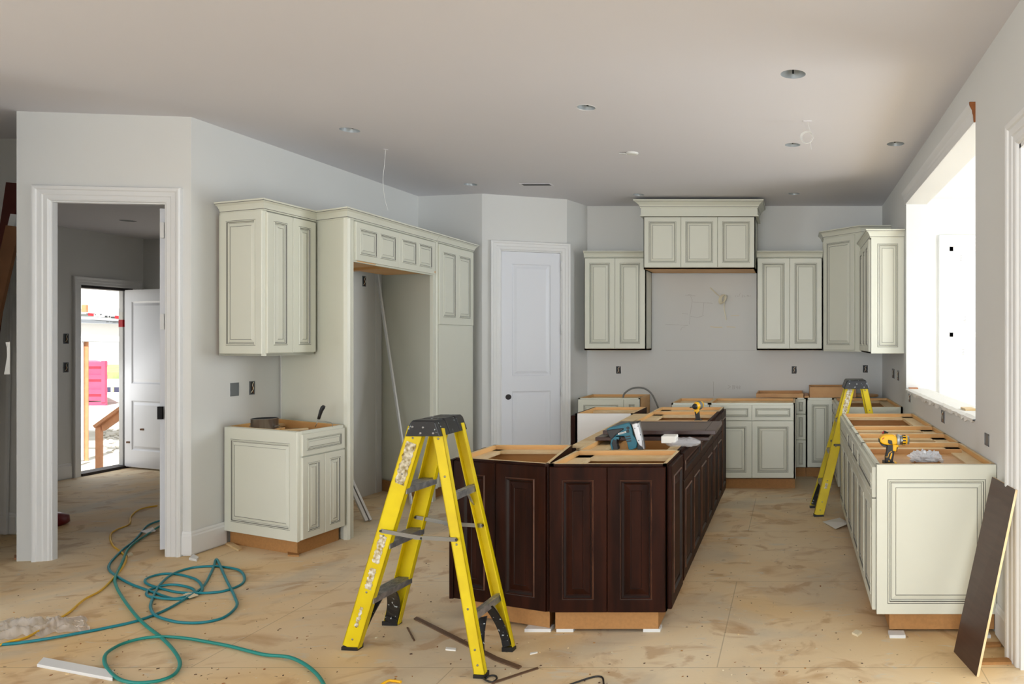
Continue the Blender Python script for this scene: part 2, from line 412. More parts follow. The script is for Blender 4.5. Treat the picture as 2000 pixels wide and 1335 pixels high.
# shadowed room at the far left and hall behind the doorway
wall('wall_far_left', (-9.0, 5.78), (-6.02, 5.78), 0, CEIL, .12)
wall('wall_doorway_return', (-6.03, 5.90), (-5.325, 5.10), 0, CEIL, .02)
wall('wall_light_blocker', (-8.9, 3.9), (-5.08, 3.9), 0, CEIL, .12)  # unseen partition added to block light and darken the far left corner
wall('wall_left_side', (-9.0, -7.0), (-9.0, 5.9), 0, CEIL, .12, holes=[(4.0, 6.4, .35, 2.6), (6.7, 9.1, .35, 2.6)])  # window holes added to go with the left fill lamp
EX0, EX1, EXZ = 8.22, 8.86, 2.12
wall('wall_hall_left', (-7.92, 5.9), (-7.87, 9.0), 0, HALLZ, .06, holes=[(EX0-5.9, EX1-5.9, 0, EXZ)])
wall('wall_hall_back', (-7.87, 9.0), (-4.2, 9.0), 0, HALLZ, .14)
b = MB(); b.box(-8.0, -4.2, 5.9, 9.1, HALLZ, HALLZ+.1, 'ceil'); b.prism([(-5.33, 5.23), (-4.4, 5.35), (-4.2, 5.9), (-6.0, 5.9)], HALLZ, HALLZ+.1, 'ceil'); o = b.build('ceiling_hall')
HC = cfl(250, 431, HALLZ); o.data = cut(o.data, [(HC, .07)], .08); o['kind'] = 'structure'
# wall behind the camera with its windows
wall('wall_behind', (1.05, -7.0), (-9.0, -7.0), 0, CEIL, .15, holes=[(.4, 2.4, .35, 2.6), (2.7, 4.7, .35, 2.6), (5.0, 7.0, .35, 2.6)])
# sunroom
wall('wall_sunroom_back', (1.24, 7.85), (4.5, 7.85), 0, 3.0, .12, holes=[(.42, 1.30, .62, 2.50)])
wall('wall_sunroom_right', (4.5, 7.85), (4.5, .5), 0, 3.0, .12, holes=[(.4, 3.2, .5, 2.6), (3.6, 6.8, .5, 2.6)])
wall('wall_sunroom_front', (4.5, .5), (1.24, .5), 0, 3.0, .12)
b = MB(); b.box(1.24, 4.62, .4, 7.97, 3.0, 3.1, 'trim'); struct(b, 'ceiling_sunroom')

# casings
CASE = [(0, 0), (.006, .012), (.016, .016), (.040, .016), (.046, .021), (.074, .023), (.080, .030), (.092, .033), (.100, .033), (.107, .024), (.107, 0)]
def casing(name, P, Q, u0, u1, ztop, mt='trim', sc=1.0, zb=0.0, bottom=False, kind='structure', parent=None, out=0.0):
    A = Vector((P[0], P[1], 0)); U = (Vector((Q[0], Q[1], 0))-A).normalized(); n = Vector((U.y, -U.x, 0)); mb = MB(); rows = []
    for w, d in CASE:
        w *= sc; d = d*sc+out
        if not bottom: pp = [(u0-w, zb), (u0-w, ztop+w), (u1+w, ztop+w), (u1+w, zb)]
        else: pp = [(u0-w, zb-w), (u0-w, ztop+w), (u1+w, ztop+w), (u1+w, zb-w)]
        rows.append([A+U*a+n*d+Vector((0, 0, z)) for a, z in pp])
    mb.grid(rows, mt, closed_u=bottom)
    if not bottom:
        mb.face([r[0] for r in rows], mt); mb.face([r[-1] for r in rows][::-1], mt)
    return mb, A, U, n
def jambs(mb, A, U, n, u0, u1, ztop, t, mt='trim', w=.02):
    def c(ua, ub, z0, z1):
        q = [A+U*ua+n*.002, A+U*ub+n*.002, A+U*ub-n*t, A+U*ua-n*t]
        mb.hexa([p+Vector((0, 0, z0)) for p in q]+[p+Vector((0, 0, z1)) for p in q], mt)
    c(u0-.001, u0+w, 0, ztop); c(u1-w, u1+.001, 0, ztop); c(u0, u1, ztop-w, ztop+.001)
mb, A_, U_, n_ = casing('trim_1', DW0, DW1, di0+.006, di1-.006, DZ-.006, sc=1.0)
jambs(mb, A_, U_, n_, di0, di1, DZ, .04, w=.012)
# stop moulding
struct(mb, 'trim_1')
mb, A_, U_, n_ = casing('trim_2', PN0, PN1, pd0+.004, pd1-.004, PZ-.004, sc=.95)
jambs(mb, A_, U_, n_, pd0, pd1, PZ, .12, w=.012)
struct(mb, 'trim_2')
mb, A_, U_, n_ = casing('trim_3', (-7.92, 5.9), (-7.87, 9.0), EX0-5.9, EX1-5.9, EXZ, sc=.9)
struct(mb, 'trim_3')
mb, A_, U_, n_ = casing('trim_4', (RX, 8.7), (RX, -3.5), 8.7-3.43, 8.7-1.3, 2.42, sc=1.15)
jambs(mb, A_, U_, n_, 8.7-3.43, 8.7-1.3, 2.42, .19)
struct(mb, 'trim_4')
# header moulding above the pass-through, with its raw cut end
mb = MB()
HP = [(0, 0), (.014, .002), (.018, .02), (.022, .06), (.030, .075), (.034, .10), (.060, .135), (.066, .15), (.066, .165), (0, .165)]
HP = [(o_*.5, z_*.7) for o_, z_ in HP]
sweep(mb, [(RX, 6.93), (RX, 4.275)], HP, 'trim', z=WZ1)
struct(mb, 'trim_5')
mb = MB(); sweep(mb, [(RX, 4.275), (RX, 4.262)], [(o*1.0+.001 if o else 0, zz) for o, zz in HP], 'brownraw', z=WZ1+.002)
struct(mb, 'trim_6')
# ragged sill of the pass-through
mb = MB(); N = 70; top = []; rnd = random.Random(3)
for i in range(N+1):
    y = WY1+(WY0-WY1)*i/N; top.append((y, RX-.004-.018*rnd.random(), WZ0-.004-.03*rnd.random()))
mb.grid([[(RX+.20, y, WZ0+.006) for y, x, z in top], [(RX+.02, y, WZ0+.008+.006*rnd.random()) for y, x, z in top], [(x, y, WZ0+.003) for y, x, z in top], [(x+.002, y, z) for y, x, z in top], [(RX-.001, y, z) for y, x, z in top]], 'paper')
struct(mb, 'trim_7')
mb = MB(); mb.box(1.10, 1.17, 4.72, 4.86, WZ0+.01, WZ0+.022, 'ply')
single(mb, 'wood_scrap', 'short pale wood scrap on the ragged white sill of the wall opening', 'scrap')
mb = MB(); mb.box(RX+.02, RX+.10, 6.80, 6.855, WZ0+.008, WZ0+.02, 'stud')
single(mb, 'wood_block', 'thin reddish wood block at the far end of the wall opening sill', 'block')
# baseboards
BB = [(0, 0), (.014, 0), (.014, .125), (.010, .135), (.010, .145), (.005, .158), (0, .16)]
def base(name, pts, lift=.012):
    mb = MB(); sweep(mb, pts, BB, 'trim', z=lift); struct(mb, name)
base('baseboard_left', [on(DW0, DW1, 354), LW0, (-4.206, 5.50)])
base('baseboard_back', [LW1, PN0, on(PN0, PN1, 958)])
base('baseboard_right', [(RX, 3.80), (RX, 3.56)])
base('baseboard_hall_left', [(-7.918, 5.95), (-7.885, 8.11)])
base('baseboard_hall_back', [(-7.1, 9.0), (-4.4, 9.0)])
base('baseboard_far_left', [(-9, 5.78), (-6.04, 5.78)])

# pantry door
mb = MB(); pA = along(PN0, PN1, pd0+.013); pB = along(PN0, PN1, pd1-.013)
wd = dist(pA, pB)
panel(mb, pA, pB, .012, PZ-.016, .035, 'white', .105, rows=[(.24, .95), (1.12, 2.34)], out=-.045)
dr = mb.build('door_1'); dr['kind'] = 'structure'
n2 = Vector((pB[0]-pA[0], pB[1]-pA[1], 0)).normalized(); nn = Vector((n2.y, -n2.x, 0))
kp = on(pA, pB, 993); zk = zt(kp[1], 775)
mb = MB(); mb.lathe(Vector((kp[0], kp[1], zk))+nn*(-.012), nn, [(0, .030), (.003, .030)], 'dark_in', 24)
k = mb.build('knob_hole', dr)
for yy in (520, 643, 763):
    hp = on(PN0, PN1, 1096.5); mb = MB(); zz = zt(hp[1], yy)
    mb.lathe(Vector((hp[0], hp[1], zz-.055))+nn*.012, (0, 0, 1), [(0, .008), (.11, .008)], 'trim', 10)
    mb.build('hinge', dr)
# hall open door (seen edge on) in the near doorway
h0 = on(DW0, DW1, 325); hA = Vector((-4.450, 5.275, 0)); dirn = Vector((-.645, .764, 0)).normalized(); side = Vector((dirn.y, -dirn.x, 0))
mb = MB(); hB = hA+dirn*.70
panel(mb, (hB.x, hB.y), (hA.x, hA.y), .03, DZ-.03, .035, 'white', .11, rows=[(.24, .95), (1.12, 2.3)])
dr = mb.build('door_2'); dr['kind'] = 'structure'
# near latch plate on the jamb
jp = Vector((h0[0]-.024, h0[1]+.03, 0))
mb = MB(); mb.box(-4.478, -4.444, 5.232, 5.244, .955, 1.045, 'black')
st = mb.build('door_strike_plate'); recenter(tag(st, 'black latch plate on the near edge of the open door in the doorway', 'strike plate'))
for yy, nm in ((450, 'upper'), (628, 'middle')):
    mb = MB(); z0 = zt(5.25, yy); mb.box(-4.452, -4.425, 5.225, 5.255, z0-.055, z0+.055, 'trim')
    single(mb, 'hinge_leaf', 'white painted %s hinge leaf on the right jamb of the near doorway' % nm, 'hinge')
# exterior door: threshold, frame and open leaf
mb = MB(); mb.box(-8.04, -7.86, EX0, EX1+.02, .0, .03, 'dark_in')
mb.box(-7.98, -7.875, EX1-.012, EX1+.0, .03, EXZ, 'dark_in'); mb.box(-8.03, -7.875, EX0, EX1, EXZ-.03, EXZ, 'dark_in')
struct(mb, 'trim_8')
mb = MB(); mb.box(-7.98, -7.935, EX1-.066, EX1-.012, .03, EXZ-.03, 'trim'); struct(mb, 'trim_9')
mb = MB(); mb.box(-7.981, -7.934, EX1-.068, EX1-.02, 1.66, 1.84, 'paper'); mb.box(-7.982, -7.9335, EX1-.069, EX1-.03, 1.665, 1.75, 'red'); single(mb, 'jamb_sticker', 'red and white sticker on the right jamb of the exterior door', 'sticker')
mb = MB(); panel(mb, (-7.865, 8.80), (-7.03, 8.50), .02, 2.10, .045, 'white', .13, rows=[(.22, .80), (1.0, 1.96)])
dr = mb.build('door_3'); dr['kind'] = 'structure'
for (zz, uu) in ((.30, .05), (.46, .30)):
    mb = MB(); q = along((-7.865, 8.80), (-7.03, 8.50), uu); mb.box(q[0]-.012, q[0]+.03, q[1]-.062, q[1]-.044, zz, zz+.02, 'brownboard'); mb.build('tape_scrap', dr)

# sunroom window
mb, A_, U_, n_ = casing('w', (1.24, 7.85), (4.5, 7.85), .42, 1.30, 2.50, sc=1.1, zb=.62, bottom=True)
wr = mb.build('window_1'); wr['kind'] = 'structure'
mb = MB(); X0, X1 = 1.66, 2.54
for x in (X0, X1-.045): mb.box(x, x+.045, 7.88, 7.93, .62, 2.50, 'trim')
for z in (.62, 1.545, 2.455): mb.box(X0, X1, 7.88, 7.93, z, z+.045, 'trim')
for z in (.9, 1.25, 1.85, 2.16): mb.box(X0, X1, 7.90, 7.912, z, z+.008, 'trim')
mb.build('window_frame', wr)
mb = MB(); mb.box(X0+.04, X1-.04, 7.915, 7.92, .66, 1.55, 'glass'); mb.box(X0+.04, X1-.04, 7.915, 7.92, 1.58, 2.46, 'glass'); mb.build('pane', wr)
for (px, py) in ((1877, 503), (1885, 623), (1882, 686)):
    p = at(px, py, 7.90); mb = MB()
    mb.box(p.x-.035, p.x+.03, 7.906, 7.910, p.z-.05, p.z+.05, 'paper')
    for q in range(5): mb.box(p.x-.02+random.random()*.03, p.x+.01, 7.904, 7.906, p.z-.03+q*.013, p.z-.026+q*.013, 'grey')
    single(mb, 'window_sticker', {503: 'pale printed sticker near the top of the sunroom window', 623: 'pale printed sticker just above the meeting rail of the sunroom window', 686: 'pale printed sticker on the lower sash of the sunroom window'}[py], 'sticker')

# ================================================================== CEILING THINGS
CL = ['large recessed light opening in the ceiling, nearest the camera on the right', 'recessed light can with silver inside, alone near the ceiling middle',
      'recessed light opening above the upper cabinet left of the refrigerator bay', 'recessed light opening beside the hanging coiled white wire',
      'recessed light opening closest to the right wall', 'recessed light opening left of the slotted ceiling vent', 'recessed light opening just above the left end of the hood cabinet crown',
      'farthest recessed light opening, right of the hood cabinet near the back wall']
for (x, y, r), lb in zip(CANS, CL):
    p = cfl(x, y); t = thing('recessed_light', lb, 'ceiling light', p, 'recessed light cans in the kitchen ceiling')
    b = MB(); b.lathe(p, (0, 0, 1), [(.0, r-.001), (.11, r-.003), (.112, r*.3)], 'rim', 28)
    b.f = b.f; ho = b.build('housing', t)
    # open the lower end of the housing
    bm = bmesh.new(); bm.from_mesh(ho.data)
    bmesh.ops.delete(bm, geom=[f for f in bm.faces if len(f.verts) > 6 and f.calc_center_median().z < .01], context='FACES'); bm.to_mesh(ho.data); bm.free()
    b = MB(); b.box(p.x-.006, p.x+.006, p.y+r*.5, p.y+r*.62, p.z+.02, p.z+.11, 'box'); b.lathe(p+Vector((0, 0, .07)), (0, 0, 1), [(0, .018), (.03, .018)], 'boxg', 12); b.build('socket', t)
    if y == 210:
        b = MB(); b.lathe(p+Vector((0, 0, -.002)), (0, 0, 1), [(0, r+.006), (.002, r+.006)], 'ww', 28)
        ro = b.build('trim_ring', t); bm = bmesh.new(); bm.from_mesh(ro.data)
        bmesh.ops.delete(bm, geom=[f for f in bm.faces if len(f.verts) > 6], context='FACES'); bm.to_mesh(ro.data); bm.free()
b = MB(); b.lathe(HC, (0, 0, 1), [(0, .069), (.06, .067), (.061, .02)], 'box', 24)
o = single(b, 'recessed_light', 'dark round light opening in the lower hall ceiling', 'ceiling light')
p = cfl(1048, 360); b = MB()
b.box(p.x-.155, p.x+.155, p.y-.05, p.y+.05, CEIL-.004, CEIL, 'ceil')
for i in range(4): b.box(p.x-.14, p.x+.14, p.y-.038+i*.02, p.y-.030+i*.02, CEIL-.006, CEIL-.003, 'box')
single(b, 'ceiling_vent', 'narrow slotted air vent in the ceiling above the pantry door', 'vent')
p = cfl(1235, 298); b = MB(); b.lathe(p-Vector((0, 0, .016)), (0, 0, 1), [(0, .035), (.008, .05), (.016, .05)], 'ww', 20)
b.bar(p+Vector((-.05, 0, -.012)), p+Vector((-.11, .01, -.004)), .02, .006, 'ww')
single(b, 'smoke_detector', 'small white round detector on the middle of the ceiling', 'detector')
# hanging wires
p = cfl(1577, 237); t = thing('hanging_wire', 'thin white wire hanging in a coil from the ceiling on the right', 'wire', p)
Y = p.y; b = MB()
b.tube(spline([at(1577, 237, Y), at(1579, 245, Y), at(1583, 256, Y), at(1586, 262, Y)], 5), .0016, 'ww', 5)
for k in range(4):
    c = at(1575.5+k*.5, 268+k*.3, Y+.003*k); r = .046-.002*k
    b.tube([c+Vector((math.cos(a)*r, math.sin(a)*.01, math.sin(a)*r)) for a in [2*math.pi*i/24 for i in range(24)]], .0017, 'ww', 5, closed=True)
b.tube(spline([at(1584, 262, Y), at(1587, 268, Y), at(1583, 275, Y), at(1585, 292, Y)], 4), .0015, 'ww', 5); b.build('cable', t)
b = MB(); b.box(p.x-.03, p.x+.03, p.y-.02, p.y+.02, CEIL-.005, CEIL, 'ceil'); b.build('patch', t)
p = cfl(753, 292); Y = p.y; b = MB()
b.tube(spline([p, at(751, 320, Y), at(748, 350, Y), at(751, 385, Y), at(758, 411, Y)], 6), .002, 'ww', 5)
b.lathe(p-Vector((0, 0, .003)), (0, 0, 1), [(0, .02), (.003, .02)], 'ceil', 12)
single(b, 'hanging_wire', 'thin white wire hanging straight down from the ceiling above the refrigerator bay', 'wire')

# ================================================================== CABINET BUILDERS
def carcass(root, A, B, C, D, z0, z1, out, back_out=None, open_top=True, t=.018, ends=('s', 's'), inner='birch', bottom_mat=None):
    b = MB()
    b.seg(D, A, z0, z1, t, out, inner, 'ply' if open_top else out)
    b.seg(B, C, z0, z1, t, out if ends[1] == 's' else 'birch', inner, 'ply' if open_top else out)
    b.seg(C, D, z0, z1, t, back_out or 'birch', inner, 'ply' if open_top else out)
    b.prism([A, B, C, D], z0, z0+t, bottom_mat or inner)
    if not open_top: b.prism([A, B, C, D], z1-t, z1, out)
    b.build('carcass', root)
    b = MB(); fz = z0 if bottom_mat is None else z0+.001
    w = dist(A, B)
    b.seg(A, B, fz, z1, .02, out, inner, out if (out != 'dark' or abs(A[1]-B[1]) > .5) else 'ply'); b.build('face_frame', root)
def inset(A, B, C, D, f=.075, l=0, r=0, k=.0):
    A2 = along(A, D, f) if f else A; B2 = along(B, C, f) if f else B
    if l: A2 = along(A2, B2, l); D2 = along(D, C, l)
    else: D2 = D
    if r: B2 = along(B2, A2, r); C2 = along(C, D, r)
    else: C2 = C
    return [A2, B2, C2, D2]
def toe(root, A, B, C, D, z1, l=0, r=0, f=.075, zb=.0):
    b = MB(); b.prism(inset(A, B, C, D, f, l, r), zb, z1, 'mdf'); b.build('toe_kick', root)
def stretchers(root, A, B, C, D, z=.85, w=.09, which=('back',)):
    """flat rails just under the open top."""
    b = MB()
    I = inset(A, B, C, D, .02, .019, .019)
    A2, B2, C2, D2 = I; D2 = along(D2, A2, .019); C2 = along(C2, B2, .019)
    if 'back' in which: b.prism([D2, C2, along(C2, B2, w), along(D2, A2, w)], z-.02, z, 'ply')
    if 'front' in which: b.prism([A2, B2, along(B2, C2, w), along(A2, D2, w)], z-.02, z, 'ply')
    if 'left' in which: b.prism([A2, along(A2, B2, w), along(D2, C2, w), D2], z-.02, z, 'ply')
    if 'right' in which: b.prism([B2, along(B2, A2, w), along(C2, D2, w), C2], z-.02, z, 'ply')
    b.build('stretcher', root)
def fronts(root, A, B, specs, style='cream', t=.02, gap=.0015):
    for s_ in specs:
        u0, u1, z0, z1, kind = s_[:5]; kw = s_[5] if len(s_) > 5 else {}
        b = MB(); fr = kw.get('frame', .055 if kind != 'drawer' else .034)
        panel(b, along(A, B, max(u0+gap, 1e-5)), along(A, B, u1-gap), z0+gap, z1-gap, t, style, fr, cols=kw.get('cols', 1), rows=kw.get('rows'), out=.001, s=kw.get('s', 1.0 if kind != 'drawer' else .55))
        b.build({'door': 'door', 'drawer': 'drawer_front', 'panel': 'end_panel'}[kind], root)
def corner_root(A, B, C, D, z): return ((A[0]+B[0]+C[0]+D[0])/4, (A[1]+B[1]+C[1]+D[1])/4, z)
TOP = .876; BZ = .112

# ------------------------------------------------------------------ left run
# refrigerator enclosure
EA, EB = (-3.37, 5.62), (-3.36, 6.985)
eback = (-4.165, 6.045)
R_ = thing('refrigerator_enclosure', 'tall cream surround of the empty refrigerator bay with four small raised panels on top', 'cabinet', (-3.8, 6.4, 0))
b = MB(); b.seg(eback, (EA[0], EA[1]), .0, 2.44, .022, 'cream'); b.build('side_panel', R_)
b = MB(); b.seg(EA, (EA[0]+.002, EA[1]+.075), 0, 2.44, .03, 'cream'); b.build('stile', R_)
b = MB(); b.seg((EB[0]-.001, EB[1]-.045), EB, 0, 2.44, .03, 'cream'); b.build('stile', R_)
ZF = 2.12
b = MB(); fA, fB = along(EA, EB, .075), along(EA, EB, 1.32)
b.seg(fA, fB, ZF-.005, 2.44, .02, 'cream', 'birch', 'cream')
b.prism([along(EA, EB, .03), EB, (-3.95, 7.2), (-3.95, 5.95)], ZF+.02, ZF+.04, 'birch')
b.prism([along(EA, EB, .03), EB, (-3.95, 7.2), (-3.95, 5.95)], 2.42, 2.44, 'cream')
b.bar((-3.40, 6.32, ZF+.01), (-3.93, 6.55, ZF+.01), .08, .022, 'birch'); b.bar((-3.40, 5.74, ZF+.01), (-3.41, 6.9, ZF+.01), .07, .02, 'birch'); b.build('top_cabinet', R_)
fronts(R_, EA, EB, [(.078, .69, ZF+.005, 2.425, 'door', dict(cols=2, frame=.048, s=.85)), (.69, 1.31, ZF+.005, 2.425, 'door', dict(cols=2, frame=.048, s=.85))])
b = MB(); sweep(b, [on((-4.165, 6.045), EA, 611), EA, EB], CROWN, CROWN_M, z=2.435); b.build('crown_moulding', R_)
# tall cabinet
TA, TB, TC, TD = (-3.36, 6.99), (-3.35, 7.78), (-4.08, 8.03), (-4.12, 7.45)
R_ = thing('tall_cabinet', 'tall cream cabinet right of the refrigerator bay, raised panels above a plain lower panel', 'cabinet', (-3.7, 7.5, 0))
b = MB(); b.seg(TD, TA, BZ, 2.44, .02, 'cream'); b.seg(TB, TC, BZ, 2.44, .02, 'cream'); b.seg(TC, TD, BZ, 2.44, .01, 'cream'); b.prism([TA, TB, TC, TD], 2.42, 2.44, 'cream'); b.prism([TA, TB, TC, TD], BZ, BZ+.02, 'cream'); b.seg(TA, TB, BZ, 2.44, .02, 'cream'); b.build('carcass', R_)
toe(R_, TA, TB, TC, TD, BZ)
fronts(R_, TA, TB, [(.03, .76, 1.66, 2.425, 'door', dict(cols=2, frame=.07))])
b = MB(); b.seg(along(TA, TB, .03), along(TA, TB, .76), BZ+.01, 1.655, .01, 'cream')
for v in b.v: v.x += .012
b.build('lower_panel', R_)
b = MB(); sweep(b, [TA, TB, (-3.62, 7.87)], CROWN, CROWN_M, z=2.435); b.build('crown_moulding', R_)
# left base cabinet
LA, LB, LC, LD = (-3.44, 5.18), (-3.385, 5.595), (-4.17, 6.02), (-4.19, 5.50)
R_ = thing('base_cabinet', 'cream base cabinet with open top at the left wall, pan and paint roller on it', 'cabinet', corner_root(LA, LB, LC, LD, 0))
carcass(R_, LA, LB, LC, LD, BZ, TOP, 'cream'); toe(R_, LA, LB, LC, LD, BZ, l=.03, f=.06)
b = MB(); panel(b, LD, LA, BZ-.005, TOP-.002, .018, 'cream', .075, out=.001, ftop=.085); b.build('end_panel', R_)
w = dist(LA, LB)
fronts(R_, LA, LB, [(.004, w-.008, .70, TOP-.02, 'drawer'), (.004, w/2, BZ+.005, .695, 'door', dict(frame=.045, s=.85)), (w/2, w-.008, BZ+.005, .695, 'door', dict(frame=.045, s=.85))])
stretchers(R_, LA, LB, LC, LD, z=.845, which=('back', 'front', 'left'), w=.11)
b = MB(); I = inset(LA, LB, LC, LD, .03, .03, .03); b.prism(I, .80, .815, 'mdf'); b.build('shelf', R_)
# upper left cabinet
UA, UB, UC, UD = (-3.76, 5.28), (-3.73, 5.785), (-4.155, 6.01), (-4.195, 5.43)
UZ0, UZ1 = 1.40, 2.44
R_ = thing('wall_cabinet', 'cream wall cabinet over the left base cabinet with the pan on it', 'cabinet', corner_root(UA, UB, UC, UD, UZ0))
carcass(R_, UA, UB, UC, UD, UZ0, UZ1, 'cream', open_top=False, bottom_mat='cream')
w = dist(UA, UB)
fronts(R_, UA, UB, [(.008, w/2+.005, UZ0+.02, UZ1-.012, 'door'), (w/2+.005, w-.004, UZ0+.02, UZ1-.012, 'door')])
b = MB(); panel(b, (-4.16, 5.417), UA, UZ0+.015, UZ1-.005, .016, 'cream', .06, out=.001); b.build('end_panel', R_)
b = MB(); sweep(b, [(-4.17, 5.42), (UA[0]+.01, UA[1]-.012), (UB[0]+.01, UB[1])], CROWN, CROWN_M, z=2.435); b.build('crown_moulding', R_)

# ------------------------------------------------------------------ back wall uppers
def upper(label, X0, X1, Yf, z0, z1, doors, crown=(1, 1), cz=None, under='birch', Yb=8.699, frame=.055, group=None):
    A, B, C, D = (X0, Yf), (X1, Yf), (X1, Yb), (X0, Yb)
    R_ = thing('wall_cabinet', label, 'cabinet', ((X0+X1)/2, Yf+.15, z0), group)
    carcass(R_, A, B, C, D, z0, z1, 'cream', open_top=False, bottom_mat=under)
    w = (X1-X0-.016)/doors
    fronts(R_, A, B, [(.008+i*w, .008+(i+1)*w, z0+.018, z1-.008, 'door', dict(frame=frame)) for i in range(doors)])
    return R_, A, B, C, D
R_, A, B, C, D = upper('two-door cream wall cabinet left of the hood cabinet, beside the white pantry door', -2.348, -1.652, 8.37, 1.395, 2.44, 2)
b = MB(); sweep(b, [A, B], CROWN, CROWN_M, z=2.435); b.build('crown_moulding', R_)
R_, A, B, C, D = upper('two-door cream wall cabinet right of the hood cabinet', -.405, .338, 8.37, 1.395, 2.44, 2)
b = MB(); sweep(b, [A, B], CROWN, CROWN_M, z=2.435); b.build('crown_moulding', R_)
HY = 8.2
R_, A, B, C, D = upper('three-door cream hood cabinet with a deep crown, highest on the back wall', -1.645, -.412, HY, 2.292, 2.875, 3, frame=.05)
b = MB(); fz0, fz1 = 2.875, 2.965
b.prism([(A[0]-.025, HY-.025), (B[0]+.025, HY-.025), (B[0]+.025, 8.699), (A[0]-.025, 8.699)], fz0, fz1, 'cream'); b.build('frieze', R_)
b = MB(); b.prism([(A[0]-.035, HY-.035), (B[0]+.035, HY-.035), (B[0]+.035, 8.699), (A[0]-.035, 8.699)], fz0-.004, fz0+.012, 'cream'); b.build('bead_moulding', R_)
BIG = [(0, 0), (.008, 0), (.012, .01), (.014, .014), (.02, .03), (.045, .052), (.062, .062), (.066, .066), (.072, .082), (0, .082)]
b = MB(); sweep(b, [(A[0]-.025, 8.699), (A[0]-.025, HY-.025), (B[0]+.025, HY-.025), (B[0]+.025, 8.699)], BIG, CROWN_M, z=fz1); b.build('crown_moulding', R_)
# corner upper (diagonal) and right wall upper
CA, CB = (.352, 8.37), (.735, 7.93)
R_ = thing('wall_cabinet', 'taller cream corner wall cabinet with one angled door', 'cabinet', (.7, 8.4, 1.385))
pl = [CA, CB, (1.048, 7.93), (1.048, 8.699), (.352, 8.699)]
b = MB(); b.prism(pl, 1.385, 2.665, 'cream'); b.build('carcass', R_)
w = dist(CA, CB); fronts(R_, CA, CB, [(.01, w-.09, 1.40, 2.645, 'door')])
b = MB(); sweep(b, [(.352, 8.699), CA, CB, (1.048, 7.93)], CROWN, CROWN_M, z=2.655); b.build('crown_moulding', R_)
RY = 6.98
R_ = thing('wall_cabinet', 'cream wall cabinet on the right wall with raised end panel, beside the wall opening', 'cabinet', (.9, 7.4, 1.385))
A, B, C, D = (.735, 7.925), (.735, RY), (1.048, RY), (1.048, 7.925)
carcass(R_, A, B, C, D, 1.385, 2.475, 'cream', open_top=False, bottom_mat='cream')
w = dist(A, B); fronts(R_, A, B, [(.01, w*.36, 1.40, 2.46, 'door'), (w*.36, w*.68, 1.40, 2.46, 'door'), (w*.68, w-.004, 1.40, 2.46, 'door')])
b = MB(); panel(b, (B[0], B[1]), (C[0], C[1]), 1.385, 2.475, .02, 'cream', .06, out=.001); b.build('end_panel', R_)
b = MB(); sweep(b, [A, (B[0], B[1]-.018), (C[0], C[1]-.018)], CROWN, CROWN_M, z=2.47); b.build('crown_moulding', R_)

# ------------------------------------------------------------------ back wall bases
def base_cab(label, A, B, C, D, specs, style='cream', ends=('s', 's'), st=('back',), toef=.075, tl=0, tr=0, back_out=None, zt_=TOP, cat='cabinet', z=.85, out=None, zb=0.0):
    R_ = thing('base_cabinet', label, cat, corner_root(A, B, C, D, 0))
    carcass(R_, A, B, C, D, BZ, zt_, out or style, open_top=True, ends=ends, back_out=back_out)
    if toef is not None: toe(R_, A, B, C, D, BZ, l=tl, r=tr, f=toef, zb=zb)
    fronts(R_, A, B, specs, style); stretchers(R_, A, B, C, D, which=st, z=z)
    return R_
def std(u0, u1, nd=1, ndr=1, top=TOP-.016, zd=.70):
    o = []; w = (u1-u0)
    for i in range(ndr): o.append((u0+w*i/ndr, u0+w*(i+1)/ndr, zd, top, 'drawer'))
    for i in range(nd): o.append((u0+w*i/nd, u0+w*(i+1)/nd, BZ+.008, zd-.003, 'door'))
    return o
A, B, C, D = (-2.345, 8.13), (-1.67, 8.13), (-1.67, 8.69), (-2.345, 8.69)
w = .675
base_cab('cream base cabinet near the pantry door, bare wood right side, grey cable over it', A, B, C, D,
         [(.0, .50, .66, TOP-.012, 'drawer', dict(frame=.06, s=.6)), (.50, .675, .66, TOP-.012, 'drawer', dict(frame=.055, s=.4)), (0, .50, BZ, .655, 'door'), (.50, .675, BZ, .655, 'door', dict(frame=.04, s=.7))], ends=('s', 'b'), st=('back', 'right'))
SY = 7.5
xa, xb, xc, xd = -1.225, -.838, -.838, .025
base_cab('narrow single-door cream base cabinet in the block under the hood, left one', (-1.225, SY), (-.840, SY), (-.840, 8.1), (-1.225, 8.1), std(.004, .385))
R_ = base_cab('wide two-door cream base cabinet in the block under the hood', (-.838, SY), (.025, SY), (.025, 8.1), (-.838, 8.1), std(.004, .863-.012, 2, 2))
b = MB(); b.seg((.026, SY-.0), (.026, 8.1), BZ, TOP, .004, 'cream')
for v in b.v: v.x += .004
b.build('end_panel', R_)
NY = 8.15
R_ = base_cab('narrow cream three-drawer base cabinet beside the wide hood cabinet block', (.035, NY), (.145, NY), (.145, 8.69), (.035, 8.69),
         [(.0, .11, .70, TOP-.012, 'drawer', dict(frame=.03, s=.4)), (.0, .11, .42, .697, 'drawer', dict(frame=.03, s=.4)), (.0, .11, BZ+.005, .417, 'drawer', dict(frame=.03, s=.4))])
base_cab('cream corner base cabinet with one tall raised door, behind the far ladder', (.15, NY), (.452, NY), (.452, 8.69), (.15, 8.69), [(.01, .295, BZ+.005, TOP-.02, 'door', dict(frame=.05))])
# right wall far base
base_cab('cream base cabinet in the right back corner, behind the far ladder and the gap', (.452, 8.12), (.452, 7.05), (1.045, 7.05), (1.045, 8.12),
         [(.0, .5, .70, TOP-.016, 'drawer'), (.5, 1.06, .70, TOP-.016, 'drawer'), (0, .5, BZ+.005, .697, 'door'), (.5, 1.06, BZ+.005, .697, 'door')], st=('back', 'right', 'left'))
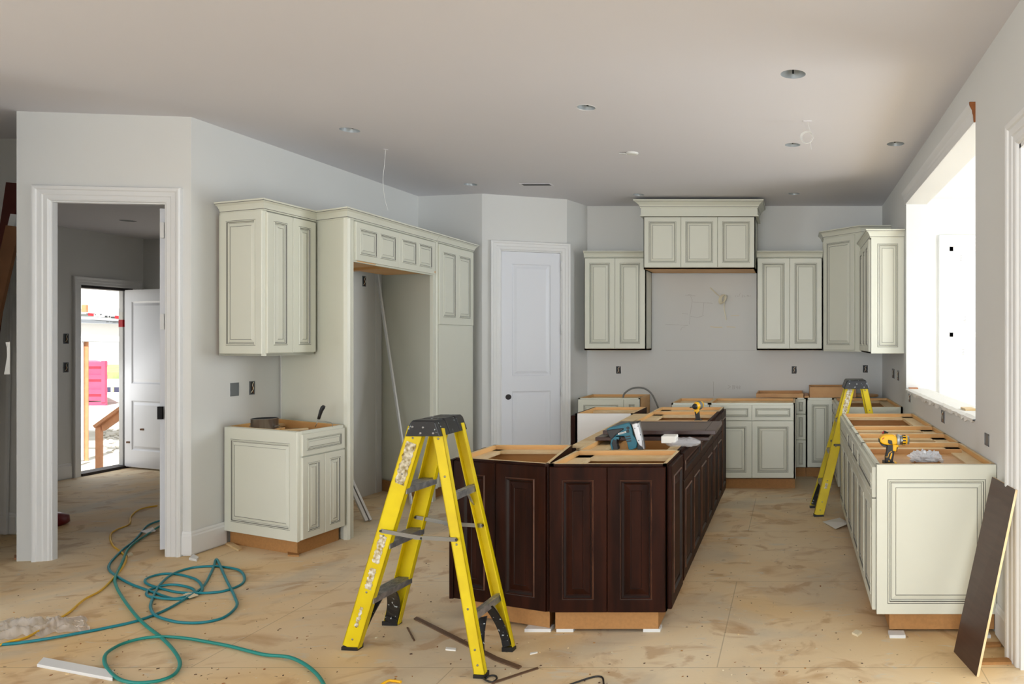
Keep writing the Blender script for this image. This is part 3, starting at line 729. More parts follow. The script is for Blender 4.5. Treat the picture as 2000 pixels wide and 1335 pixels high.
# right run
RF = .432
def rr(label, y0, y1, specs, **k):
    return base_cab(label, (RF, y1), (RF, y0), (1.046, y0), (1.046, y1), specs, **k)
R_ = rr('front cream base cabinet of the right run, large raised end panel facing the camera', 3.832, 4.625, std(.004, .785, 2, 1), st=('back', 'left'), tr=.02, toef=.07, zb=.0165)
b = MB(); panel(b, (RF-.0, 3.831), (1.047, 3.831), BZ-.004, TOP-.0, .02, 'cream', .055, out=.0, ftop=.075); b.build('end_panel', R_)
rr('second cream base cabinet of the right run, narrow, next behind the front one', 4.627, 5.062, std(.002, .433), st=('back', 'left'))
rr('third cream base cabinet of the right run, narrow, one before the far end', 5.064, 5.502, std(.002, .436), st=('back', 'left'))
rr('far cream base cabinet of the right run, wide, with plain top and two doors', 5.504, 6.43, [(.0, .46, BZ+.005, .697, 'door'), (.46, .92, BZ+.005, .697, 'door'), (0, .92, .70, TOP-.016, 'drawer', dict(frame=.05, s=.01))], st=('back', 'left'))

# ------------------------------------------------------------------ island
IX0, IX1 = -1.252, -.652
IY0 = 3.835
def isl(label, y0, y1, specs, st=('left',), **k):   # cabinets opening to the right
    return base_cab(label, (IX1, y0), (IX1, y1), (IX0, y1), (IX0, y0), specs, style='dark', out='dark', st=st, **k)
# end cabinet, two doors facing the camera
A, B, C, D = (IX0, IY0), (IX1, IY0), (IX1, 4.31), (IX0, 4.31)
R_ = base_cab('dark brown end cabinet of the island with two raised doors facing the camera', A, B, C, D,
              [(.0, .298, BZ+.003, TOP-.012, 'door', dict(frame=.065)), (.298, .598, BZ+.003, TOP-.012, 'door', dict(frame=.065))], style='dark', out='dark', st=('back', 'left'), toef=.02, tl=.02, tr=.045, zb=.0165)
b = MB(); panel(b, (IX1, 3.875), (IX1, 4.27), BZ-.0, TOP-.018, .02, 'dark', .06, out=.002); b.build('end_panel', R_)
def dd(w, n, nd):
    o = [(.004+(w-.008)*i/nd, .004+(w-.008)*(i+1)/nd, .70, TOP-.018, 'drawer', dict(frame=.045, s=.7)) for i in range(nd)]
    return o+[(.004+(w-.008)*i/n, .004+(w-.008)*(i+1)/n, BZ+.003, .697, 'door') for i in range(n)]
isl('long dark brown island cabinet behind the end cabinet, nail gun and stacked panels on it', 4.312, 5.868, dd(1.556, 4, 2), st=('right', 'front', 'back'), toef=.07)
isl('dark brown island cabinet holding the black and yellow impact driver', 5.87, 6.618, dd(.748, 2, 1), st=('back', 'right'), toef=.07)
isl('last dark brown island cabinet, farthest from the camera on the aisle side', 6.62, 7.05, [(.004, .42, BZ, TOP-.018, 'panel', dict(frame=.06))], st=('back', 'right'), toef=.07)
# angled front-left cabinet
A, B, C, D = (-1.835, 4.045), (-1.262, IY0+.004), (-1.345, 4.53), (-1.822, 4.53)
R_ = thing('base_cabinet', 'dark brown angled island cabinet with open top, behind the near yellow ladder', 'cabinet', corner_root(A, B, C, D, 0))
carcass(R_, A, B, C, D, BZ, TOP, 'dark'); w = dist(A, B)
fronts(R_, A, B, [(.004, w/2-.02, BZ+.003, TOP-.012, 'door', dict(frame=.065)), (w/2-.02, w-.0035, BZ+.003, TOP-.012, 'door', dict(frame=.065))], 'dark')
toe(R_, A, B, C, D, BZ, l=.06, f=.03, zb=.0165)
stretchers(R_, A, B, C, D, which=('back', 'left'), w=.05)
b = MB(); b.seg((-1.842, 4.5), (-1.842, 4.03), BZ-.0, TOP-.01, -.022, 'dark'); b.build('end_panel', R_)
# far-left island cabinet, unfinished white back facing the camera
A, B, C, D = (-1.385, 7.05), (-1.885, 7.05), (-1.885, 6.44), (-1.385, 6.44)
R_ = thing('base_cabinet', 'island cabinet with unfinished white back panel facing the camera and dark side', 'cabinet', corner_root(A, B, C, D, 0))
b = MB(); b.seg(D, A, BZ, TOP, .018, 'dark', 'birch', 'ply'); b.seg(B, C, BZ, TOP, .018, 'dark', 'birch', 'dark'); b.seg(C, D, BZ, TOP, .018, 'trim', 'birch', 'ply'); b.seg(A, B, BZ, TOP, .018, 'dark', 'birch', 'ply')
b.prism([A, B, C, D], BZ, BZ+.018, 'birch'); b.build('carcass', R_)
toe(R_, A, B, C, D, BZ)
b = MB(); b.box(-1.93, -1.888, 6.46, 7.07, BZ-.0, TOP-.02, 'dark'); b.build('end_panel', R_)
stretchers(R_, A, B, C, D, which=('front',))
# plywood strip along the island
b = MB(); b.prism([(-1.345, 4.535), (-1.258, 4.535), (-1.258, 6.44), (-1.375, 6.44)], TOP-.02, TOP-.002, 'ply')
for y in (4.6, 5.5, 6.35): b.prism([(-1.34, y), (-1.26, y), (-1.26, y+.05), (-1.34, y+.05)], 0.0, TOP-.02, 'ply')
single(b, 'plywood_strip', 'pale plywood strip along the left edge of the island cabinets', 'board')

# stacked dark panels
def slab(label, x0, x1, y0, y1, z, skew, t=.024):
    b = MB(); P = [(x0, y0), (x1, y0), (x1+skew, y1), (x0+skew, y1)]
    b.prism(P, z, z+t, 'darkpanel'); 
    R_ = thing('cabinet_panel', label, 'panel', ((x0+x1)/2, (y0+y1)/2, z), 'loose dark panels laid across the island')
    b.build('board', R_, bevel=.003)
    b = MB(); Q = lambda u, v: (x0+(x1-x0)*u+skew*v, y0+(y1-y0)*v)
    for (u0, v0, u1, v1) in ((.09, .02, .095, .98), (.905, .02, .91, .98), (.09, .12, .91, .13), (.09, .87, .91, .88)):
        b.prism([Q(u0, v0), Q(u1, v0), Q(u1, v1), Q(u0, v1)], z+t-.0005, z+t+.0006, 'darkg')
    b.build('frame_line', R_)
slab('lower dark brown panel of the two laid across the island', -1.25, -.53, 4.70, 5.2, TOP+.001, .0, .022)
slab('topmost dark brown panel of the two laid across the island', -1.21, -.49, 4.73, 5.27, TOP+.036, -.01, .026)
b = MB(); b.box(-1.1, -.6, 4.9, 5.1, TOP+.024, TOP+.0355, 'dark'); single(b, 'spacer_board', 'thin dark spacer between the two dark panels on the island', 'board')

# ------------------------------------------------------------------ shims and floor trim
SH = [(1026, 1232, 1077, 'white shim block under the angled island cabinet'), (1088, 1232, 1121, 'white shim block under the left corner of the island end cabinet'), (1257, 1232, 1290, 'white shim block under the right corner of the island end cabinet'),
      (1737, 1244, 1768, 'white shim block under the left corner of the right run'), (1902, 1244, 1934, 'white shim block under the right corner of the right run')]
for x0, y, x1, lb in SH:
    p = fl(x0, y); q = fl(x1, y); b = MB(); b.box(p.x, q.x, p.y-.012, p.y+.05, 0, .0163, 'trim'); single(b, 'shim', lb, 'shim', 'white shims under the cabinets')
def blk(name, label, cat, pts, h, mt, group=None, z=0.0, bevel=0):
    b = MB(); P = [fl(*p) for p in pts]; b.prism([(p.x, p.y) for p in P], z, z+h, mt); return single(b, name, label, cat, group, bevel=bevel)
blk('wood_block', 'small wood shims stuck out under the left cabinet beside the baseboard', 'block', [(440, 1062), (452, 1060), (473, 1073), (466, 1076)], .012, 'ply')
blk('wood_block', 'small white block on the floor at the foot of the doorway casing', 'block', [(369, 1093), (378, 1085), (388, 1091), (384, 1096)], .015, 'trim')
blk('wood_block', 'small brown block under the front corner of the left base cabinet', 'block', [(562, 1086), (584, 1087), (584, 1080), (562, 1079)], .012, 'mdf')
blk('wood_block', 'reddish wood shim under the bottom end of the doorway wall', 'block', [(28, 1092), (60, 1092), (60, 1086), (28, 1086)], .012, 'stud')
blk('floor_trim_piece', 'white painted strip of trim lying at the bottom left of the floor', 'trim', [(72, 1302), (220, 1330), (222, 1314), (85, 1288)], .014, 'trim', bevel=.002)
blk('wood_scrap', 'small pale wood offcut lying by the green hose', 'scrap', [(374, 1250), (405, 1254), (408, 1249), (376, 1244)], .008, 'ply')
blk('floor_strip', 'long thin brown strip lying on the floor under the near ladder', 'strip', [(808, 1209), (966, 1290), (1013, 1307), (1019, 1302), (972, 1284), (814, 1205)], .006, 'brown')
blk('floor_strip', 'thin brown strip lying on the floor right of the near ladder foot', 'strip', [(962, 1336), (1052, 1306), (1050, 1303), (958, 1333)], .004, 'brown')
blk('floor_strip', 'short brown splinter on the floor left of the long brown strip', 'strip', [(794, 1226), (808, 1252), (811, 1251), (797, 1225)], .004, 'brown')
blk('wood_scrap', 'small white scrap on the floor beneath the near ladder', 'scrap', [(870, 1269), (890, 1271), (891, 1267), (871, 1265)], .006, 'paper')
blk('wood_scrap', 'small white sliver on the floor in front of the island', 'scrap', [(1035, 1278), (1050, 1275), (1050, 1273), (1036, 1275)], .004, 'paper')
blk('paper_scrap', 'yellowish crumpled scrap on the floor in front of the right run', 'scrap', [(1664, 1238), (1675, 1243), (1684, 1236), (1672, 1232)], .01, 'putty')
blk('board', 'brown board lying on the floor against the baseboard behind the leaning panel', 'board', [(1925, 1264), (1955, 1262), (1952, 1257), (1925, 1258)], .012, 'mdf')
blk('board', 'brown board lying on the floor beside the right door casing', 'board', [(1912, 1298), (1976, 1297), (1971, 1288), (1915, 1289)], .012, 'mdf')
# paper near far ladder
b = MB(); P = [fl(1606, 1019), fl(1640, 1013), fl(1660, 1028), fl(1632, 1034)]
for i, z in enumerate((.004, .012, .03, .006)): P[i].z = z
mid = (P[0]+P[1]+P[2]+P[3])/4; mid.z = .02
for i in range(4): b.face([P[i], P[(i+1) % 4], mid], 'paper')
single(b, 'paper_sheet', 'torn white paper on the floor at the foot of the far ladder', 'paper')
# floor flecks
b = MB(); rnd = random.Random(11)
for i in range(520):
    x = rnd.uniform(0, 2000); y = 935+400*rnd.random()**.8
    p = fl(x, y)
    if p.x > .38 or p.x < -7.6 or (-1.9 < p.x < -.6 and 3.8 < p.y < 7.2) or (p.x < -3.3 and p.y > 5.0) or p.y > 7.3: continue
    s = rnd.uniform(.002, .0075); a = rnd.random()*3.1; e = rnd.uniform(.25, .9)
    c = [(p.x+s*math.cos(a), p.y+s*math.sin(a)), (p.x-s*e*math.sin(a), p.y+s*e*math.cos(a)), (p.x-s*math.cos(a)*.8, p.y-s*math.sin(a)), (p.x+s*e*math.sin(a), p.y-s*e*math.cos(a)*.7)]
    b.prism(c, 0.0, rnd.uniform(.001, .004), rnd.choice(['brown', 'brown', 'brownraw', 'mdf', 'blackbox', 'putty', 'ply']))
tag(b.build('floor_debris'), 'small chips and crumbs scattered over the dusty floor', 'debris', kind='stuff')

# ================================================================== LADDERS
def ladder(label, A, B, C, D, tA, tB, tC, tD, cap, zc, stickers=False):
    """A,B near/far feet of the step side, C,D near/far feet of the rear side (plan); t* plan of rail tops; cap (x0,x1,y0,y1)"""
    zr = zc-.045
    R_ = thing('step_ladder', label, 'ladder', ((A[0]+C[0])/2, (A[1]+B[1])/2, 0))
    V = lambda p, z: Vector((p[0], p[1], z))
    rails = []
    for foot, top, w, inward, oth in ((A, tA, .082, B, C), (B, tB, .082, A, D), (C, tC, .050, D, A), (D, tD, .050, C, B)):
        p0 = V(foot, .012); p1 = V(top, zr); d = (p1-p0).normalized()
        s_ = (V(inward, 0)-V(foot, 0)); s_ -= d*s_.dot(d); s_.normalize()
        wv = d.cross(s_).normalized()
        b = MB(); fl_ = .030 if w > .06 else .026
        def plate(c0, c1, hx, hy):
            b.hexa([c0-hx-hy, c0+hx-hy, c0+hx+hy, c0-hx+hy, c1-hx-hy, c1+hx-hy, c1+hx+hy, c1-hx+hy], 'yellow')
        plate(p0+s_*.002, p1+s_*.002, wv*w/2, s_*.002)
        for sg in (-1, 1): plate(p0+wv*sg*(w/2-.002)+s_*fl_/2, p1+wv*sg*(w/2-.002)+s_*fl_/2, wv*.002, s_*fl_/2)
        ro = b.build('rail', R_)
        b = MB(); c0 = V(foot, 0); hx = wv*(w/2+.003); hx.z = 0; s2 = Vector((s_.x, s_.y, 0)).normalized()
        b.hexa([c0-hx-s2*.004, c0+hx-s2*.004, c0+hx+s2*(fl_+.01), c0-hx+s2*(fl_+.01), c0-hx-s2*.004+Vector((0, 0, .016)), c0+hx-s2*.004+Vector((0, 0, .016)), c0+hx+s2*(fl_+.01)+Vector((0, 0, .022)), c0-hx+s2*(fl_+.01)+Vector((0, 0, .022))], 'black')
        b.build('foot', R_)
        rails.append((p0, p1, wv, s_, w, ro))
        # rivets on outside
        b = MB()
        for t in (.04, .10, .26, .52, .80, .96):
            c = p0.lerp(p1, t)
            b.lathe(c-s_*.003, s_, [(0, .003), (.002, .0055), (.004, .0055)], 'steel', 8)
        b.build('rivet', ro)
    def at_(r, z):
        p0, p1 = r[0], r[1]; return p0.lerp(p1, (z-p0.z)/(p1.z-p0.z))
    for z in (.265, .54, .81):
        a = at_(rails[0], z); c = at_(rails[1], z); u = (c-a).normalized(); wv = Vector((u.y, -u.x, 0)).normalized()
        b = MB(); a2 = a+u*.004; c2 = c-u*.004; h = .040
        b.hexa([a2-wv*h+Vector((0, 0, -.004)), c2-wv*h+Vector((0, 0, -.004)), c2+wv*h+Vector((0, 0, -.004)), a2+wv*h+Vector((0, 0, -.004)), a2-wv*h, c2-wv*h, c2+wv*h, a2+wv*h], 'alu')
        for sg in (-1, 1):
            b.hexa([a2+wv*(sg*h-.002)+Vector((0, 0, -.03)), c2+wv*(sg*h-.002)+Vector((0, 0, -.03)), c2+wv*(sg*h+.002)+Vector((0, 0, -.03)), a2+wv*(sg*h+.002)+Vector((0, 0, -.03)), a2+wv*(sg*h-.002), c2+wv*(sg*h-.002), c2+wv*(sg*h+.002), a2+wv*(sg*h+.002)], 'alu')
        for k in range(-3, 4): b.bar(a2+wv*k*.010+Vector((0, 0, .001)), c2+wv*k*.010+Vector((0, 0, .001)), .003, .003, 'alu')
        b.build('step', R_)
    for z in (.25, .78):
        a = at_(rails[2], z); c = at_(rails[3], z); u = (c-a).normalized()
        b = MB(); b.bar(a+u*.003, c-u*.003, .03, .034, 'alu')
        for k in (-1, 1): b.bar(a+u*.003+Vector((0, 0, .018)), c-u*.003+Vector((0, 0, .018)), .004, .003, 'alu')
        q = a+(c-a)*.9
        b.bar(c-u*.004+Vector((0, 0, -.09)), c-u*.07+Vector((0, 0, -.015)), .012, .004, 'alu'); b.bar(a+u*.004+Vector((0, 0, -.09)), a+u*.05+Vector((0, 0, -.015)), .012, .004, 'alu')
        b.build('rear_brace', R_)
    # black corner gussets below the lowest step and lowest brace
    for r, z, k in ((rails[0], .255, 1), (rails[1], .255, 1), (rails[2], .235, 1), (rails[3], .235, 1)):
        p0, p1, wv, s_, w, ro = r; b = MB(); top = at_(r, z); pts = []
        n = 9; lo = p0.lerp(p1, .012)
        for i in range(n+1):
            t = i/n; c = lo.lerp(top, t); inn = .035+.085*t**2.2
            pts.append(c+s_*inn)
        rows = [[p-wv*(w/2-.006), p+wv*(w/2-.006), p+wv*(w/2-.006)+s_*-.010, p-wv*(w/2-.006)+s_*-.010] for p in pts]
        b.grid(rows, 'blackp', closed_u=True); b.face(rows[0], 'blackp'); b.face(rows[-1][::-1], 'blackp')
        q = lo; b.bar(lo+s_*.02, lo+s_*.02+(p1-p0).normalized()*.03, w-.012, .036, 'blackp', up=s_)
        b.build('gusset', R_)
    # spreaders
    for r1, r2, sg in ((rails[0], rails[2], -1), (rails[1], rails[3], 1)):
        a = at_(r1, .60); c = at_(r2, .60); s1 = r1[3]
        off = -s1*.006 if sg < 0 else s1*.012
        a = a+off-(c-a).normalized()*.02; c = c+off+(c-a).normalized()*.01; m_ = a.lerp(c, .55)+Vector((0, 0, -.012))
        b = MB(); b.bar(a, m_, .004, .019, 'steel'); b.bar(m_-(c-a)*.1+off*.4, c+off*.4, .004, .019, 'steel')
        for q in (a, m_, c): b.lathe(q-off.normalized()*-.006, -off, [(0, .006), (.006, .006)], 'box', 8)
        b.build('spreader', R_)
    # cap
    x0, x1, y0, y1 = cap; b = MB(); zb = zc-.075; rows = []
    secs = [0, .02, .30, .305, .335, .34, .68, .685, .72, .725, .98, 1]; shr = [.008, 0, 0, .006, .006, 0, 0, .006, .006, 0, 0, .008]
    for t, s_ in zip(secs, shr):
        y = y0+(y1-y0)*t
        rows.append([(x0+s_, y, zb), (x0+.022+s_, y, zc-.012), (x0+.034+s_, y, zc-s_*.8), (x1-.034-s_, y, zc-s_*.8), (x1-.022-s_, y, zc-.012), (x1-s_, y, zb)])
    b.grid(rows, 'blackp', closed_u=True); b.face(rows[0][::-1], 'blackp'); b.face(rows[-1], 'blackp')
    co = b.build('cap', R_, bevel=.003)
    b = MB(); xm = (x0+x1)/2; W_ = x1-x0
    for dx, dz in ((-.29, -.030), (-.0, -.033), (-.07, -.060), (.28, -.060)):
        b.lathe((xm+dx*W_, y0-.003, zc+dz), (0, 1, 0), [(0, .003), (.002, .0055), (.006, .0055)], 'brightsteel', 10)
    b.build('rivet', co)
    if stickers:
        p0, p1, wv, s_, w, ro = rails[0]; d = (p1-p0).normalized()
        def st(t0, t1, k, mt, seed):
            rn = random.Random(seed); b = MB(); L = []; Rr = []; N = 14
            for i in range(N+1):
                c = p0.lerp(p1, t0+(t1-t0)*i/N)-s_*.0012
                L.append(c-wv*(w*k*.5-rn.random()*.008)); Rr.append(c+wv*(w*k*.5-rn.random()*.010))
            b.grid([L, Rr], mt); b.grid([[p+s_*.001 for p in L], [p+s_*.001 for p in Rr]], mt); b.build('sticker', ro)
        if stickers == 1: st(.755, .94, .70, 'label', 1); st(.395, .52, .55, 'sticker', 2); st(.275, .37, .5, 'sticker', 3); st(.10, .19, .3, 'sticker', 4)
        else: st(.76, .97, .62, 'sticker', 5); st(.2, .24, .4, 'sticker', 6)
    return R_
ladder('yellow step ladder with black top standing in front of the dark island', (-2.165, 3.63), (-2.135, 3.98), (-1.405, 3.33), (-1.385, 3.645),
       (-1.785, 3.515), (-1.765, 3.745), (-1.678, 3.50), (-1.675, 3.735), (-1.815, -1.645, 3.475, 3.76), 1.14, stickers=1)
ladder('yellow step ladder at the far end of the right cabinet run', (.225, 6.36), (.195, 6.72), (.88, 6.54), (.86, 6.86),
       (.515, 6.555), (.515, 6.745), (.63, 6.54), (.63, 6.75), (.45, .675, 6.50, 6.80), 1.16, stickers=2)

# ================================================================== LEANING THINGS
b = MB(); P = [Vector((.785, 3.613, 0.0)), Vector((.829, 3.345, 0.0)), Vector((1.03, 3.43, .825)), Vector((.995, 3.70, .835))]
nrm = (P[1]-P[0]).cross(P[3]-P[0]).normalized()
if nrm.x < 0: nrm = -nrm
R_ = thing('leaning_panel', 'dark brown board leaning against the right cabinet end and wall', 'board', (.9, 3.5, 0))
q = [p+nrm*.012 for p in P]; q[0].z = q[1].z = 0
b.hexa([P[0], P[1], P[2], P[3], q[0], q[1], q[2], q[3]], 'ply'); 
b.build('board_core', R_)
b = MB(); k = nrm*-.0012; P2 = [p+k for p in P]; b.hexa([P[0], P[1], P[2], P[3], P2[0], P2[1], P2[2], P2[3]], 'darkpanel'); b.build('dark_veneer', R_)
# white strips leaning in the refrigerator bay
def lean(name, label, p0, p1, w, t, mt, cat='strip'):
    b = MB(); b.bar(p0, p1, w, t, mt, up=(1, 0, 0)); return single(b, name, label, cat)
YB = 6.55
b = MB(); b.bar(Vector((-3.62, 7.05, 0.005)), Vector((-4.10, 7.02, 2.11)), .035, .012, 'trim', up=(1, -1, 0)); 
pA_ = fl(805, 985); 
b = MB(); b.bar(Vector((-3.49, 6.80, .01)), Vector((-4.10, 7.33, 2.16)), .045, .012, 'trim', up=(-1, -1, 0)); single(b, 'trim_strip', 'long thin white trim strip leaning inside the refrigerator bay', 'strip')
a0 = fl(716, 1018); a1 = at(688, 915, 5.95)
b = MB(); d0 = Vector((a0.x, a0.y, .004)); b.bar(d0, Vector((-4.05, 6.28, .95)), .022, .05, 'trim', up=(.7, -.7, 0)); b.bar(d0+Vector((.02, .02, 0)), Vector((-4.04, 6.31, .955)), .016, .07, 'trim', up=(.7, -.7, 0))
single(b, 'trim_offcut', 'short white trim offcut leaning at the foot of the refrigerator bay side panel', 'trim')
b = MB(); lw = on(LW0, LW1, 742); b.seg(on(LW0, LW1, 733), on(LW0, LW1, 742), .0, 2.3, -.012, 'trim'); struct(b, 'trim_10')
# boards in the shadowed corner
b = MB(); b.bar((-6.22, 5.56, .01), (-5.99, 5.71, 2.72), .10, .02, 'redboard', up=(0, 1, 0)); single(b, 'stained_board', 'red brown stained board leaning tallest in the dark corner left of the doorway', 'board')
b = MB(); b.bar((-6.22, 5.38, .01), (-5.865, 5.60, 2.46), .05, .02, 'trim', up=(0, 1, 0)); single(b, 'moulding_length', 'grooved white moulding length leaning in front of the stained board at the far left', 'moulding')
b = MB(); b.bar((-6.08, 5.30, .01), (-5.80, 5.53, 2.36), .10, .022, 'brownboard', up=(0, 1, 0)); single(b, 'brown_board', 'brown wood board leaning in front of the white moulding length at the far left', 'board')
b = MB(); b.bar((-6.09, 5.745, .01), (-6.05, 5.755, 2.70), .02, .015, 'trim', up=(0, 1, 0)); single(b, 'white_strip', 'narrow white strip standing behind the red brown board at the far left', 'strip')
b = MB(); rows = [[(-5.335+.0*k, 5.06, z), (-5.36+.012*math.sin(k), 5.055, z)] for k, z in enumerate((1.50, 1.46, 1.40, 1.34, 1.28))]
b.grid(rows, 'paper'); b.grid([[Vector(p)+Vector((0, .001, 0)) for p in r] for r in rows], 'paper'); single(b, 'paper_tag', 'torn strip of white paper hanging on the wall end left of the doorway', 'paper')

# ================================================================== HOSES AND CORDS
def z7(pts, r, scale=3.0303, ox=0, oy=960):
    out = []
    for i, (x, y) in enumerate(pts):
        p = fl(x/scale+ox, y/scale+oy, r); out.append(p)
    sp = spline(out, 8)
    for i, p in enumerate(sp): p.z = max(r, r+.004*math.sin(i*.21))
    return sp
h1 = [(1000, 150), (975, 165), (880, 195), (820, 260), (770, 310), (720, 350), (660, 410), (645, 455), (690, 500), (760, 540), (870, 580), (1000, 625), (1060, 632), (1130, 610), (1150, 583), (1100, 560), (1000, 553), (900, 572), (868, 597), (890, 622), (1000, 636), (1110, 628), (1185, 595), (1195, 560), (1150, 515), (1050, 487), (950, 487), (870, 515), (865, 540), (930, 565), (1060, 595), (1200, 602), (1330, 585), (1430, 545), (1446, 500), (1400, 460), (1280, 440), (1130, 450), (1020, 490), (940, 560), (900, 640), (893, 690), (930, 740), (1050, 770), (1200, 772), (1330, 740), (1400, 680), (1390, 620), (1340, 520), (1300, 430), (1278, 402), (1262, 450), (1210, 550), (1130, 615), (1000, 690), (820, 760), (600, 810), (300, 870), (100, 895), (-20, 905), (-160, 915)]
b = MB(); b.tube(z7(h1, .0075), .0075, 'teal', 8); single(b, 'air_hose', 'teal air hose coiled in loops on the floor in front of the doorway', 'hose')
h2 = [(1010, 170), (930, 218), (860, 262), (790, 310), (752, 352), (722, 425), (684, 505), (686, 555), (730, 640), (790, 720), (870, 800), (960, 870), (1030, 950), (1065, 1020), (1030, 1085), (930, 1125), (800, 1140), (700, 1110), (640, 1055), (618, 1000), (640, 955), (720, 905), (850, 870), (960, 865), (1150, 880), (1350, 915), (1550, 965), (1720, 990), (1850, 1060), (1920, 1150), (1950, 1250)]
b = MB(); b.tube([p+Vector((0, 0, .004)) for p in z7(h2, .0078)], .0078, mat('green_rubber', (8, 132, 122), .45), 8); single(b, 'air_hose', 'green air hose running past the coil to the bottom edge of the floor', 'hose')
c1 = [(930, 82), (830, 105), (775, 145), (765, 190), (700, 220), (655, 255), (665, 310), (710, 350), (745, 385), (735, 430), (680, 500), (600, 580), (500, 640), (420, 705), (320, 770), (160, 860), (60, 890), (-60, 925)]
b = MB(); b.tube(z7(c1, .0065), .0065, 'ycord', 7); single(b, 'extension_cord', 'yellow extension cord running from the hall across the floor to the left', 'cord')
b = MB(); b.tube(z7([(740, 1340), (757, 1331), (768, 1329), (783, 1331)], .006, 1, 0, 0), .006, 'toolyellow', 7); single(b, 'yellow_hook', 'bent bright yellow cord end at the bottom edge of the floor', 'cord')
b = MB(); b.tube(z7([(1090, 1345), (1130, 1332), (1160, 1321), (1176, 1322), (1179, 1334), (1180, 1350)], .004, 1, 0, 0), .004, 'black', 6); single(b, 'black_cable', 'black cable loop at the bottom edge in front of the island', 'cable')
b = MB(); b.tube(z7([(942, 1322), (950, 1330), (962, 1331), (970, 1325), (968, 1320), (955, 1321), (946, 1326)], .004, 1, 0, 0), .004, 'black', 6); single(b, 'dark_strap', 'dark strap loop on the floor at the near ladder foot', 'strap')
# plastic film
def film(name, label, poly, rows, cols, amp, mt, base=0.0, seed=0, zmax=.05):
    (x00, y00), (x10, y10), (x11, y11), (x01, y01) = poly; R = []; rn = random.Random(seed)
    for i in range(rows+1):
        v = i/rows; r = []
        for j in range(cols+1):
            u = j/cols; x = (x00*(1-u)+x10*u)*(1-v)+(x01*(1-u)+x11*u)*v; y = (y00*(1-u)+y10*u)*(1-v)+(y01*(1-u)+y11*u)*v
            x += noise.noise(Vector((u*9, v*3, seed)))*8; y += noise.noise(Vector((u*9, v*3, seed+9)))*7
            p = fl(x, y); edge = min(1, 4*min(u, 1-u)+.2)*min(1, 4*v*(1-v)+.15)
            h = abs(noise.noise(Vector((p.x*9, p.y*9, seed+3))))*2*amp+abs(noise.noise(Vector((p.x*31, p.y*31, seed))))*amp*.8
            r.append(Vector((p.x, p.y, base+.002+h*edge)))
        R.append(r)
    b = MB(); b.grid(R, mt, True); return single(b, name, label, 'plastic')
film('plastic_film', 'crumpled clear plastic film on the floor over the yellow cord at the left', [(-10, 1212), (168, 1204), (176, 1232), (-10, 1250)], 14, 60, .035, 'film', seed=4)
blk('plastic_film', 'small scrap of clear plastic lying on the hoses in the doorway', 'plastic', [(275, 1042), (298, 1034), (304, 1041), (285, 1045)], .006, 'film', z=.016)
blk('paper_scrap', 'small pale scrap lying inside the teal hose coil', 'scrap', [(357, 1165), (372, 1160), (388, 1166), (370, 1172)], .003, 'putty', z=.012)
blk('paper_scrap', 'small pale crumpled scrap beside the cords in the doorway', 'scrap', [(246, 1084), (256, 1080), (260, 1084), (250, 1087)], .010, 'putty')
# red thing in hall
p = fl(96, 1026); b = MB(); b.lathe(p, (0, 0, 1), [(0, .10), (.02, .125), (.07, .12), (.10, .06), (.105, .02)], 'dred', 20); single(b, 'red_bowl', 'dark red rounded tool part on the hall floor behind the left casing', 'tool')

# ================================================================== TOOLS ON CABINETS
# nail gun: side outline in zoom pixels (5.882 scale, origin 1100,740)
NYY = 4.325
def n3(x, y, Y=NYY): return at(1100+x/5.882, 740+y/5.882, Y)
R_ = thing('nail_gun', 'teal and black cordless nail gun standing on the island cabinets', 'nail gun', n3(700, 812))
def side(root, name, pts, f, y0, y1, mt, bevel=.004):
    b = MB(); b.outline([f(x, y, y0) for x, y in pts], (0, y1-y0, 0), mt); o = b.build(name, root, bevel=bevel); return o
side(R_, 'body', [(497, 578), (520, 562), (740, 503), (770, 512), (790, 570), (800, 640), (842, 700), (848, 745), (840, 790), (790, 812), (752, 812), (735, 745), (718, 690), (700, 655), (610, 655), (560, 690), (540, 640), (505, 610)], n3, NYY, NYY+.062, 'tealp')
side(R_, 'battery', [(500, 585), (685, 562), (700, 575), (660, 600), (610, 640), (560, 690), (545, 690), (520, 650)], n3, NYY-.004, NYY+.066, 'black')
side(R_, 'handle', [(540, 690), (575, 665), (610, 665), (622, 690), (618, 740), (632, 800), (628, 814), (560, 814), (545, 760)], n3, NYY+.004, NYY+.052, 'black')
side(R_, 'handle_shell', [(560, 680), (590, 660), (640, 665), (640, 690), (610, 690), (600, 720), (604, 700), (575, 690), (556, 735), (575, 812), (556, 812), (540, 750)], n3, NYY-.001, NYY+.058, 'tealp')
side(R_, 'magazine', [(785, 520), (835, 500), (858, 505), (908, 700), (915, 790), (870, 760), (842, 712)], n3, NYY-.003, NYY+.05, 'brightsteel')
side(R_, 'magazine', [(845, 502), (870, 495), (925, 740), (935, 808), (905, 800), (905, 700)], n3, NYY+.004, NYY+.045, 'brightsteel')
side(R_, 'nose', [(848, 742), (880, 740), (918, 790), (925, 812), (850, 812)], n3, NYY+.002, NYY+.05, 'black')
side(R_, 'top_cap', [(752, 505), (870, 480), (878, 492), (790, 522), (760, 525)], n3, NYY+.006, NYY+.05, 'black')
side(R_, 'trigger', [(615, 655), (640, 655), (650, 690), (634, 712), (612, 690)], n3, NYY+.01, NYY+.04, 'black')
b = MB()
for i, y in enumerate((657, 684, 711)): b.outline([n3(712+i*6, y, NYY-.002), n3(768+i*6, y-10, NYY-.002), n3(772+i*6, y+3, NYY-.002), n3(718+i*6, y+13, NYY-.002)], (0, .004, 0), 'black')
b.build('vent', R_)
